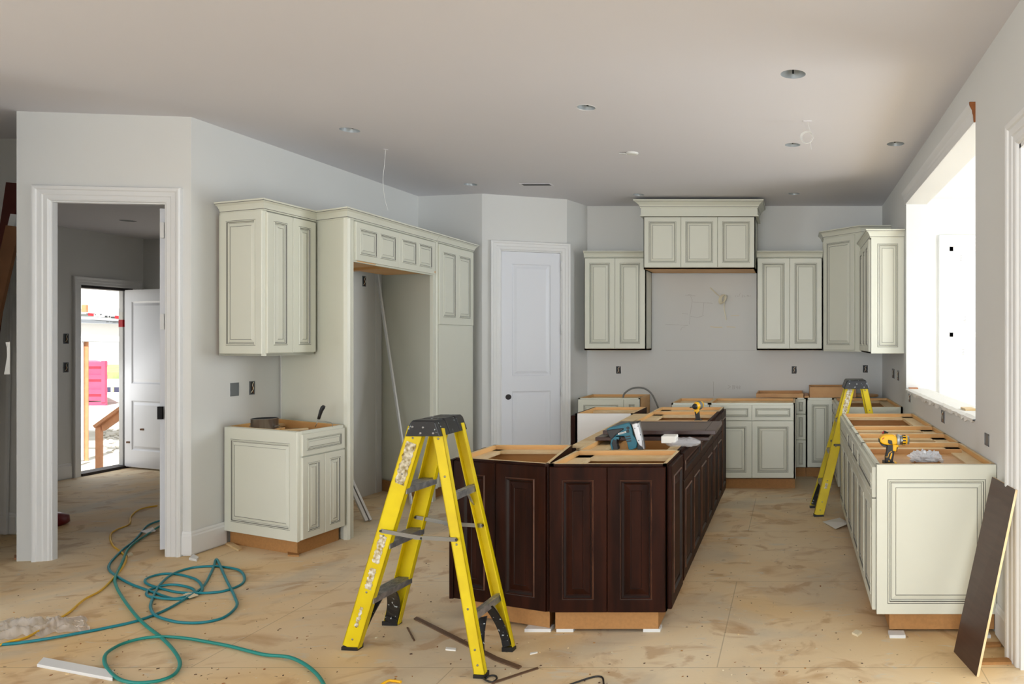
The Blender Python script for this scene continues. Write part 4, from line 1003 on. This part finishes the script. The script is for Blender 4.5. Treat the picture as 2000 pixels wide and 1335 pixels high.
b = MB(); b.outline([n3(628, 622, NYY-.002), n3(720, 598, NYY-.002), n3(724, 614, NYY-.002), n3(632, 640, NYY-.002)], (0, .004, 0), 'ww'); b.outline([n3(640, 626, NYY-.003), n3(712, 607, NYY-.003), n3(713, 613, NYY-.003), n3(642, 632, NYY-.003)], (0, .001, 0), 'grey'); b.build('name_plate', R_)
b = MB()
for x, y in ((740, 600), (742, 563)): b.lathe(n3(x, y, NYY-.004), (0, 1, 0), [(0, .008), (.006, .010)], 'black', 12)
for x, y in ((858, 540), (886, 640), (866, 706), (822, 566)): b.lathe(n3(x, y, NYY-.006), (0, 1, 0), [(0, .003), (.008, .003)], 'box', 8)
b.build('screw', R_)
# white package in island
p0, p1 = n3(1125, 655, 4.37), n3(1330, 760, 4.37)
R_ = thing('package', 'white cardboard packet wrapped in clear plastic inside the island, right of the nail gun', 'package', ((p0.x+p1.x)/2, 4.42, .85))
b = MB(); b.box(p0.x, p1.x-.02, 4.37, 4.47, p1.z+.012, p0.z, 'paper'); b.build('carton', R_, bevel=.004)
b = MB(); rows = []
for i in range(13):
    t = i/12; r = []
    for j in range(17):
        a = 2*math.pi*j/16; w_ = .118+.008*noise.noise(Vector((i*1.1, j*.9, 2))); h_ = .026+.016*noise.noise(Vector((i*1.3, j, 5)))
        x = p0.x+.012+(.215)*t; k = min(1, 3*t*(1-t)*1.5+.25)
        r.append(Vector((x, 4.42+math.cos(a)*.053*k, (p0.z+p1.z)/2-.015+math.sin(a)*h_*k)))
    rows.append(r)
b.grid(rows, 'wrap', False); b.build('plastic_wrap', R_)
# impact driver
IYY = 5.90
def n4(x, y, Y=IYY): return at(1100+x/5.882, 740+y/5.882, Y)
R_ = thing('impact_driver', 'yellow and black impact driver standing on the island behind the dark panels', 'power tool', n4(1545, 470))
side(R_, 'grip', [(1508, 375), (1558, 368), (1570, 478), (1525, 478)], n4, IYY, IYY+.045, 'black')
side(R_, 'trigger_housing', [(1500, 345), (1560, 335), (1556, 375), (1530, 400), (1520, 372), (1508, 380)], n4, IYY-.004, IYY+.048, 'toolyellow')
b = MB(); c = n4(1500, 318, IYY-.03); b.lathe(c, (.35, .93, .06), [(0, .010), (.004, .018), (.012, .020), (.02, .024), (.05, .034), (.09, .036), (.12, .030), (.125, .01)], 'steel', 18, mats=['black', 'black', 'box', 'toolyellow', 'boxg', 'toolyellow', 'black']); b.build('motor_housing', R_)
b = MB(); b.lathe(c, (-.9, -.4, -.1), [(0, .005), (.03, .004), (.034, .002)], 'box', 10); b.build('bit', R_)
b = MB(); b.box(n4(1505, 0).x, n4(1585, 0).x, IYY-.01, IYY+.075, .852, .876+.004, 'black'); b.build('battery', R_, bevel=.004)
# drill, zoom pixels (12.5 scale, origin 1700,820)
DYY = 3.97
def n5(x, y, Y=DYY): return at(1700+x/12.5, 820+y/12.5, Y)
R_ = thing('cordless_drill', 'yellow and black cordless drill standing inside the front of the right cabinet run', 'power tool', n5(440, 1120))
side(R_, 'grip', [(400, 560), (560, 590), (590, 780), (560, 960), (525, 1120), (360, 1120), (368, 900), (400, 760)], n5, DYY-.018, DYY+.022, 'black', .005)
side(R_, 'motor_housing', [(235, 450), (320, 370), (420, 355), (560, 360), (640, 395), (660, 470), (665, 560), (640, 610), (420, 610), (330, 600), (260, 560), (225, 520)], n5, DYY-.028, DYY+.032, 'toolyellow', .012)
side(R_, 'rear_cover', [(222, 470), (240, 560), (330, 600), (400, 620), (400, 665), (330, 655), (280, 630), (230, 560)], n5, DYY-.029, DYY+.033, 'black', .004)
side(R_, 'side_cover', [(430, 475), (530, 500), (545, 600), (470, 590), (430, 560)], n5, DYY-.030, DYY-.02, 'black', .002)
side(R_, 'trigger_housing', [(548, 590), (700, 605), (695, 650), (650, 670), (635, 770), (548, 755)], n5, DYY-.022, DYY+.026, 'toolyellow', .005)
side(R_, 'trigger', [(655, 665), (682, 670), (655, 720), (658, 775), (632, 770), (630, 700)], n5, DYY-.01, DYY+.014, 'black', .003)
c0 = n5(640, 480, DYY); c1_ = n5(960, 488, DYY); ax = (c1_-c0).normalized(); L_ = (c1_-c0).length
b = MB(); b.lathe(c0, ax, [(0, .029), (.014, .031), (.016, .026), (.028, .026), (.03, .027), (.055, .025)], 'steel', 22, mats=['rim', 'rim', 'steel', 'black', 'toolyellow']); b.build('torque_collar', R_)
b = MB()
for i in range(10):
    a = i*math.pi/5; q = ax.cross(Vector((0, 0, 1))).normalized(); r_ = ax.cross(q); v = q*math.cos(a)+r_*math.sin(a)
    b.bar(c0+ax*.03+v*.0262, c0+ax*.046+v*.0255, .007, .003, 'black', up=v)
b.build('collar_rib', R_)
b = MB(); b.lathe(c0+ax*.055, ax, [(0, .022), (.01, .023), (L_-.080, .023), (L_-.062, .014), (L_-.055, .006)], 'box', 22, mats=['steel', 'rim', 'steel', 'steel']); b.build('chuck', R_)
b = MB()
for pts in ([(490, 960), (470, 930), (510, 800), (535, 800), (525, 870), (500, 950)], [(440, 980), (470, 990), (478, 1100), (445, 1100), (440, 1020)], [(372, 890), (420, 895), (450, 800), (520, 750), (525, 762), (462, 810), (430, 908), (372, 905)]):
    b.outline([n5(x, y, DYY-.0195) for x, y in pts], (0, .002, 0), 'toolyellow')
b.build('grip_stripe', R_)
b = MB(); b.outline([n5(285, 460, DYY-.030), n5(330, 425, DYY-.030), n5(350, 432, DYY-.030), n5(290, 475, DYY-.030)], (0, .003, 0), 'red'); b.build('red_mark', R_)
x0, x1 = n5(315, 0).x, n5(660, 0).x
b = MB(); b.box(x0, x1-.02, DYY-.045, DYY+.055, .842, .868, 'black'); b.build('battery', R_, bevel=.005)
b = MB(); b.box(x1-.026, x1-.006, DYY-.03, DYY+.03, .846, .866, 'toolyellow'); b.build('battery_latch', R_, bevel=.003)
# support: drawer box inside the front right cabinet holds the drill and the bag
dz = .842
R2 = thing('drawer_box', 'bare wood drawer box inside the front cabinet of the right run, under the drill', 'drawer', (.75, 4.1, .70))
b = MB(); X0, X1, Y0, Y1 = RF+.03, 1.0, 3.87, 4.40
b.box(X0, X1, Y0, Y1, dz-.014, dz, 'maple'); b.box(X0, X1, Y0, Y0+.012, dz-.10, dz-.014, 'maple'); b.box(X0, X0+.012, Y0, Y1, dz-.10, dz-.014, 'maple'); b.box(X1-.012, X1, Y0, Y1, dz-.10, dz-.014, 'maple'); b.box(X0, X1, Y1-.012, Y1, dz-.10, TOP-.006, 'maple')
b.build('box', R2)
# bag in a small box
q0, q1 = n5(1085, 1010, 4.02), n5(1690, 1100, 4.02)
R_ = thing('small_carton', 'small open carton of clear plastic bags beside the drill', 'box', ((q0.x+q1.x)/2, 4.05, dz))
b = MB(); zz = q0.z
for a in ((q0.x, q1.x, 3.99, 3.994), (q0.x, q1.x, 4.11, 4.114), (q0.x, q0.x+.004, 3.99, 4.114), (q1.x-.004, q1.x, 3.99, 4.114)): b.box(*a, dz, zz, 'mdf')
b.build('carton', R_)
for s_, (cx, r0) in enumerate(((.32, .065), (.72, .060))):
    b = MB(); rows = []; rn = random.Random(s_+20)
    cx_ = q0.x+(q1.x-q0.x)*cx
    for i in range(17):
        th = math.pi*i/16; r = []
        for j in range(26):
            a = 2*math.pi*j/26; v = Vector((math.sin(th)*math.cos(a), math.sin(th)*math.sin(a), math.cos(th)))
            rr_ = r0*(.72+.55*noise.noise(v*3.1+Vector((s_*5, 0, 0)))+.35*abs(noise.noise(v*8)))
            r.append(Vector((cx_+v.x*rr_*1.15, 4.052+v.y*rr_*.6, max(dz+.004, .872+v.z*rr_*.7))))
        rows.append(r)
    b.grid(rows, 'bag', False, closed_u=True); b.build('plastic_bag', R_)
# red and black clamp on the rim
cY = 5.062; p = at(1729, 846, cY)
R_ = thing('marking_tool', 'small red and black tool on a cabinet divider behind the drill', 'tool', (p.x, cY, TOP))
f6 = lambda x, y, Y=cY: at(1700+x/12.5, 820+y/12.5, Y)
side(R_, 'body', [(330, 255), (445, 300), (430, 328), (310, 328)], f6, cY-.008, cY+.012, 'black', .002)
side(R_, 'tip', [(275, 328), (325, 268), (345, 285), (320, 328)], f6, cY-.009, cY+.013, 'red', .002)
# pan on left cabinet
PYY = 5.52
c = at(517, 838, PYY); c.z = .846
R_ = thing('metal_pan', 'round stainless steel pan on the left base cabinet', 'pan', c)
rpan = 22.5*PYY/F; zt_p = zt(PYY-.0, 816.5)
b = MB(); b.lathe(c, (0, 0, 1), [(0, rpan*.97), (.004, rpan), (zt_p-c.z, rpan), (zt_p-c.z+.001, rpan+.003), (zt_p-c.z+.002, rpan-.004), (.006, rpan-.006)], 'brightsteel', 32, mats=['brightsteel', 'brightsteel', 'brightsteel', 'steel', 'box']); b.build('body', R_)
b = MB()
for sg in (-1, 1):
    b.tube(spline([c+Vector((sg*rpan*.98, -.02, .03)), c+Vector((sg*(rpan+.012), -.02, .03)), c+Vector((sg*(rpan+.012), .02, .03)), c+Vector((sg*rpan*.98, .02, .03))], 4), .003, 'steel', 6)
b.build('handle', R_)
# paint roller
f7 = lambda x, y, Y=5.50: at(370+x/3.033, 680+y/3.033, Y)
R_ = thing('paint_roller', 'paint roller with black grip propped on the left base cabinet', 'paint roller', f7(760, 460))
b = MB(); g = [f7(765, 418), f7(772, 395), f7(780, 370), f7(790, 350), f7(797, 340)]
b.tube(g, .012, 'black', 12, rs=[.010, .011, .013, .015, .011]); b.build('grip', R_)
b = MB(); b.tube(spline([f7(766, 416), f7(762, 428), f7(800, 432), f7(845, 442), f7(846, 455), f7(846, 462, 5.48)], 5), .0022, 'steel', 6); b.tube([f7(762, 428), f7(752, 450), f7(745, 466, 5.5)], .0022, 'steel', 6); b.build('wire_frame', R_)
for (x0, y0, x1, y1, mt, lb, zz) in ((515, 440, 550, 432, 'birch', 'short wood block beside the steel pan on the left base cabinet', .856), (560, 455, 700, 462, 'ply', 'flat pale wood strip across the open left base cabinet', .852), (570, 472, 650, 480, 'blackbox', 'dark flat scrap in the open top of the left base cabinet', .849)):
    Ya = 5.42; a = f7(x0, y0, Ya); c_ = f7(x1, y1, Ya+.12); b = MB()
    b.bar((a.x, a.y, zz), (c_.x, c_.y, zz), .035, .014, mt); single(b, 'wood_scrap', lb, 'scrap')

# grey conduit on back base
Yc = 8.3; f3 = lambda x, y, Y=Yc: at(1100+x/5.882, 740+y/5.882, Y)
b = MB(); b.tube(spline([f3(700, 290), f3(690, 200), f3(720, 150), f3(790, 108), f3(880, 97), f3(960, 120), f3(1020, 175), f3(1060, 250), f3(1090, 330), f3(1095, 420)], 6), .010, 'grey', 8)
single(b, 'flexible_conduit', 'grey flexible cable arching over the back base cabinet by the pantry door', 'cable')
# loose drawer boxes on back counters
def drawer_box(label, x0, x1, y0, y1, z0, z1, name='drawer_box'):
    R_ = thing(name, label, 'drawer', ((x0+x1)/2, (y0+y1)/2, z0)); t = .014
    b = MB(); b.box(x0, x1, y0, y0+t, z0, z1, 'maple'); b.build('front_board', R_)
    b = MB(); b.box(x0, x1, y1-t, y1, z0, z1, 'maple'); b.build('back_board', R_)
    b = MB(); b.box(x0, x0+t, y0+t, y1-t, z0, z1, 'maple'); b.box(x1-t, x1, y0+t, y1-t, z0, z1, 'maple'); b.build('side_board', R_)
    b = MB(); b.box(x0+t, x1-t, y0+t, y1-t, z0+.008, z0+.014, 'birch'); b.build('bottom', R_)
zz = TOP+.001
drawer_box('low wooden drawer box lying on the back counter cabinets, left of the tall one', -.40, .12, 8.16, 8.66, zz, zz+.045)
drawer_box('taller wooden drawer box on the back corner cabinets behind the far ladder', .19, .70, 8.18, 8.62, zz, zz+.115)
b = MB(); b.lathe((.80, 8.40, zz), (0, 0, 1), [(0, .17), (.018, .17)], 'maple', 40); single(b, 'wooden_disc', 'round wooden turntable disc on the back corner cabinet', 'disc')
b = MB(); b.box(.13, .18, 8.16, 8.6, zz, zz+.02, 'maple'); single(b, 'wood_strip', 'narrow wood strip between the two drawer boxes on the back counter', 'strip')

# ================================================================== BOXES IN THE WALLS
def jbox(label, P, Q, px, py, w=.05, h=.10, mt='box', wires=True, group='electrical boxes cut into the walls', col='boxg'):
    p = on(P, Q, px); z = zt(p[1], py); U = Vector((Q[0]-P[0], Q[1]-P[1], 0)).normalized(); n = Vector((U.y, -U.x, 0)); c = Vector((p[0], p[1], z))
    R_ = thing('outlet_box', label, 'outlet box', c, group)
    def pt(u, v, d): return c+U*u+n*d+Vector((0, 0, v))
    rn = random.Random(int(px*7+py)); b = MB()
    k = 4; e = [pt(-w/2-rn.random()*.004, -h/2+h*i/k, .0015) for i in range(k+1)]+[pt(w/2+rn.random()*.004, h/2-h*i/k, .0015) for i in range(k+1)]
    b.outline(e, -n*.0012, mt); b.build('box', R_)
    b = MB(); t = .005
    for (u0, u1, v0, v1) in ((-w/2, -w/2+t, -h/2, h/2), (w/2-t, w/2, -h/2, h/2), (-w/2, w/2, h/2-t, h/2), (-w/2, w/2, -h/2, -h/2+t)):
        q = [pt(u0, v0, .001), pt(u1, v0, .001), pt(u1, v1, .001), pt(u0, v1, .001)]; b.hexa(q+[x+n*.003 for x in q], col)
    b.build('rim', R_)
    if wires:
        b = MB(); b.tube(spline([pt(-.012, -h*.35, .003), pt(.006, -h*.05, .009), pt(-.004, h*.2, .008), pt(.014, h*.42, .003)], 4), .0022, 'wire', 5)
        b.tube(spline([pt(.012, -h*.4, .003), pt(-.004, 0, .008), pt(.012, h*.3, .003)], 4), .002, 'brownraw', 5); b.build('wires', R_)
jbox('left one of two electrical boxes above the left base cabinet', LW0, LW1, 458, 760, .075, .10, wires=False, mt='boxg')
jbox('right one of two electrical boxes above the left base cabinet, wires showing', LW0, LW1, 492, 757, .05, .105)
jbox('electrical box high in the refrigerator bay', LW0, LW1, 711, 549, .05, .10)
jbox('electrical box on the back wall above the cabinet with the grey cable', BW0, BW1, 1208, 722, .052, .085, col='box')
jbox('electrical box on the back wall under the cabinet right of the hood', BW0, BW1, 1551, 722, .052, .085, col='box')
jbox('electrical box on the back wall nearest the right corner', BW0, BW1, 1690, 720, .052, .085, col='box')
RP, RQ = (RX, 8.7), (RX, 0)
jbox('farthest electrical box on the right wall, near the back corner', RP, RQ, 1745, 729, .17, .10)
jbox('second farthest electrical box on the right wall, beside the back corner one', RP, RQ, 1754.5, 733, .11, .10)
jbox('electrical box on the right wall just below the far end of the opening sill', RP, RQ, 1777, 777, .09, .07, mt='boxg')
jbox('electrical box on the right wall below the middle of the opening sill', RP, RQ, 1842, 813, .11, .085, mt='boxg')
jbox('nearest electrical box on the right wall, above the front right cabinet', RP, RQ, 1928, 858, .085, .065, mt='boxg', wires=False)
HL0, HL1 = (-7.92, 5.9), (-7.87, 9.0)
jbox('upper electrical box on the hall wall left of the exterior door', HL0, HL1, 129, 661, .055, .11)
jbox('lower electrical box on the hall wall left of the exterior door', HL0, HL1, 128.5, 717, .055, .11)

# coiled cable on the back wall
Yw = 8.64; f8 = lambda x, y, Y=Yw: at(1300+x/5.135, 520+y/5.135, Y)
R_ = thing('coiled_cable', 'coil of off-white cable sticking out of the back wall under the hood cabinet', 'cable', f8(565, 330, 8.69))
b = MB(); b.tube(spline([f8(450, 215, 8.695), f8(500, 265, 8.66), f8(540, 300, 8.62)], 4), .005, 'wire', 7)
for k in range(4):
    c = f8(562+k*7, 330-k*3, 8.63-k*.012); r = .052-.003*k
    b.tube([c+Vector((math.cos(a)*r*.55+math.sin(a)*r*.25, math.cos(a)*.02, math.sin(a)*r)) for a in [2*math.pi*i/24 for i in range(24)]], .0055, 'wire', 7, closed=True)
b.build('coil', R_)
b = MB(); b.tube(spline([f8(588, 350, 8.62), f8(586, 420, 8.62), f8(597, 480, 8.63), f8(608, 535, 8.64)], 5), .0055, 'wire', 7); b.build('tail', R_)
# pencil marks and putty on the wall under the hood
def wline(pts, w=.002, mt='pencil', ox=1300, oy=520, sc=5.135):
    P = [at(ox+x/sc, oy+y/sc, 8.698) for x, y in pts]
    for a, c in zip(P, P[1:]): mk.bar(a, c, .002, w, mt, up=(0, 0, 1) if abs((c-a).normalized().z) < .8 else (1, 0, 0))
mk = MB()
for s_ in ([(195, 288), (300, 295)], [(225, 280), (262, 285)], [(250, 298), (266, 330), (266, 360), (245, 480), (240, 580)], [(270, 355), (470, 370)], [(385, 362), (372, 488)], [(165, 470), (225, 478)],
           [(250, 500), (320, 512), (385, 492)], [(0, 582), (120, 585), (225, 594)], [(480, 1155), (480, 1300)], [(0, 842), (900, 842)], [(150, 640), (165, 612), (195, 606)]): wline(s_)
# faint hand-written figures: > B 4 8
for s_ in ([(625, 1190), (652, 1207), (622, 1225)], [(672, 1190), (672, 1230), (690, 1226), (693, 1212), (676, 1209), (690, 1203), (688, 1192), (672, 1190)], [(708, 1195), (706, 1213), (722, 1213)], [(720, 1195), (720, 1230)],
           [(742, 1197), (733, 1206), (748, 1218), (740, 1228), (732, 1219), (749, 1205), (742, 1197)]): wline(s_, .0025)
for s_ in ([(700, 290), (700, 305)], [(715, 285), (722, 305)], [(750, 265), (732, 305)], [(765, 285), (778, 290), (763, 308), (780, 306)], [(790, 288), (790, 306), (802, 304)], [(815, 300), (820, 288), (826, 302), (833, 290), (838, 304)], [(845, 290), (855, 300)]): wline(s_, .002)
tag(mk.build('pencil_marks'), 'faint pencil lines and figures on the bare wall under the hood cabinet', 'marks')
mk = MB(); wline([(450, 603), (490, 610), (570, 610)], .01, 'putty'); wline([(610, 605), (700, 610)], .009, 'putty'); wline([(655, 495), (738, 490)], .007, 'putty')
tag(mk.build('putty_smears'), 'pale putty smears on the bare wall under the hood cabinet', 'marks')

# ================================================================== OUTSIDE THE HALL DOOR
GZ = -.62
b = MB(); b.box(-60, -8.2, -5, 60, GZ-.1, GZ, 'ground'); tag(b.build('ground'), 'pale bare ground outside', 'ground')['kind'] = 'structure'
# landing rail
f9 = lambda x, y, Y=9.5: at(x/2.78, 640+y/2.78, Y)
R_ = thing('stair_rail', 'rough wooden stair rail outside the hall door', 'railing', (f9(535, 770).x, 9.5, GZ))
b = MB(); x0, x1 = f9(517, 0).x, f9(545, 0).x; b.box(x0, x1, 9.5, 9.54, GZ, f9(0, 525).z, 'stud'); b.build('post', R_)
b = MB(); b.outline([f9(548, 520), f9(660, 438), f9(760, 365), f9(760, 430), f9(660, 488), f9(556, 560)], (0, .04, 0), 'stud'); b.build('side_board', R_)
b = MB(); b.outline([f9(503, 530, 9.46), f9(660, 416, 9.46), f9(760, 345, 9.46), f9(760, 362, 9.46), f9(660, 434, 9.46), f9(512, 543, 9.46)], (0, .14, 0), 'stud'); b.build('hand_rail', R_)
# garage wall, door and track
GY = 13.0
f10 = lambda x, y, Y=GY: at(140+x/8.9, 550+y/8.9, Y)
b = MB(); p = f10(-2500, -1200, GY+.8); q = f10(900, 560, GY+.8); b.box(-30, q.x+2.0, GY+.8, GY+.9, q.z+.1, 4.6, 'wall'); struct(b, 'wall_garage')
R_ = thing('garage_door', 'white overhead garage door panel partly raised, seen through the hall door', 'garage door', f10(480, 1030))
a, c = f10(-700, 700), f10(1000, 1030)
b = MB(); b.outline([f10(-700, 690), f10(1000, 740), f10(1000, 1048), f10(-700, 1010)], (0, .04, 0), 'trim'); b.build('door_section', R_)
b = MB(); b.outline([f10(-700, 1008, GY-.01), f10(1000, 1044, GY-.01), f10(1000, 1056, GY-.01), f10(-700, 1020, GY-.01)], (0, .05, 0), 'grey'); b.build('bottom_seal', R_)
R_ = thing('garage_track', 'grey steel track with red tags above the garage door', 'track', f10(480, 650))
b = MB(); b.outline([f10(-300, 630, GY-.15), f10(1000, 690, GY-.15), f10(1000, 740, GY-.15), f10(-300, 690, GY-.15)], (0, .16, 0), 'boxg'); b.build('lower_rail', R_)
b = MB(); b.outline([f10(-300, 560, GY-.12), f10(240, 560, GY-.12), f10(860, 640, GY-.12), f10(1000, 655, GY-.12), f10(1000, 668, GY-.12), f10(380, 605, GY-.12), f10(-300, 590, GY-.12)], (0, .06, 0), 'steel'); b.build('upper_rail', R_)
b = MB()
for (x0, y0, x1, y1) in ((285, 542, 382, 592), (750, 588, 836, 640)): b.outline([f10(x0, y0, GY-.2), f10(x1, y0+8, GY-.2), f10(x1, y1+5, GY-.2), f10(x0, y1-5, GY-.2)], (0, .02, 0), 'red')
b.build('red_tag', R_)
b = MB()
for (x0, y0, x1, y1) in ((572, 588, 615, 616), (680, 602, 740, 626), (640, 590, 665, 612), (395, 562, 410, 578), (490, 562, 510, 576), (850, 628, 862, 642), (255, 550, 268, 565)): b.outline([f10(x0, y0, GY-.21), f10(x1, y0, GY-.21), f10(x1, y1, GY-.21), f10(x0, y1, GY-.21)], (0, .02, 0), 'box')
b.outline([f10(385, 560, GY-.2), f10(750, 592, GY-.2), f10(750, 625, GY-.2), f10(385, 600, GY-.2)], (0, .01, 0), 'ww')
b.build('printed_tape', R_)
b = MB(); a, c = f10(168, 400, GY-.1), f10(250, 525, GY-.1); b.box(a.x, c.x, GY-.1, GY-.06, c.z, a.z, 'stud'); single(b, 'wood_block', 'short wood block on the garage track seen through the hall door', 'block')
b = MB(); b.tube(spline([f10(60, 900), f10(110, 970), f10(140, 1080), f10(145, 1300), f10(147, 2200), f10(147, 3100)], 6), .05, 'trim', 8); single(b, 'curved_track', 'curved white vertical garage track beside the brown stud', 'track')
b = MB(); a, c = f10(165, 1030), f10(235, 3150); b.box(a.x, c.x, GY+.05, GY+.065, GZ, a.z, 'stud'); single(b, 'door_post', 'bare brown wood post at the garage door opening', 'post')
b = MB(); a = f10(40, 2520, 12.5); c = f10(120, 3000, 12.5); b.box(a.x, c.x, 12.5, 12.52, GZ, a.z, 'ply'); single(b, 'wood_block', 'wood block on the garage floor at the foot of the curved track', 'block')
# dumpster
Yd = 24; fd = lambda x, y, Y=Yd: at(x/2.78, 640+y/2.78, Y)
R_ = thing('dumpster', 'red steel waste container outside in the bright daylight', 'dumpster', (fd(540, 0).x, Yd, GZ))
a, c = fd(470, 188), fd(578, 425)
b = MB(); b.prism([(a.x-2, Yd), (c.x, Yd), (c.x-2.6, Yd+2.4), (a.x-4.6, Yd+2.4)], GZ+.15, a.z, 'dump'); b.build('body', R_)
b = MB(); 
for y in (188, 258, 338, 405): q = fd(0, y); b.box(a.x-2, c.x+.03, Yd-.06, Yd, q.z-.12, q.z+.02, 'dump')
for x in (572,): q = fd(x, 0); b.box(q.x-.06, q.x+.06, Yd-.08, Yd, GZ+.1, a.z+.05, 'dump')
b.build('rib', R_)
Yf = 30; ff = lambda x, y: at(x/2.78, 640+y/2.78, Yf)
R_ = thing('silt_fence', 'dark blue fabric fence with pale stakes outside beyond the red container', 'fence', (ff(620, 0).x, Yf, GZ))
b = MB(); a, c = ff(560, 322), ff(720, 392); b.box(a.x, c.x, Yf, Yf+.03, GZ, a.z, 'fence'); b.build('fabric', R_)
for x in (614, 700): q = ff(x, 318); b = MB(); b.box(q.x-.04, q.x+.04, Yf-.06, Yf, GZ, q.z, 'ply'); b.build('stake', R_)
b = MB(); b.box(-60, -20, 40, 52, GZ-.02, GZ+.35, 'grass'); tag(b.build('grass_bank'), 'faded green grass bank outside', 'grass')['kind'] = 'structure'
b = MB(); rn = random.Random(5)
for i in range(120):
    x, y = rn.uniform(545, 700), rn.uniform(545, 680); p = fl(x/2.78, 640+y/2.78, GZ); s = rn.uniform(.02, .07)
    b.lathe(p, (rn.uniform(-.2, .2), rn.uniform(-.2, .2), 1), [(0, s), (s*.5, s*.8), (s*.8, s*.3)], 'ground', 6)
tag(b.build('rubble'), 'pale rubble stones scattered on the ground outside', 'rubble', kind='stuff')

for o in bpy.data.objects:
    if '_w' in o: del o['_w']
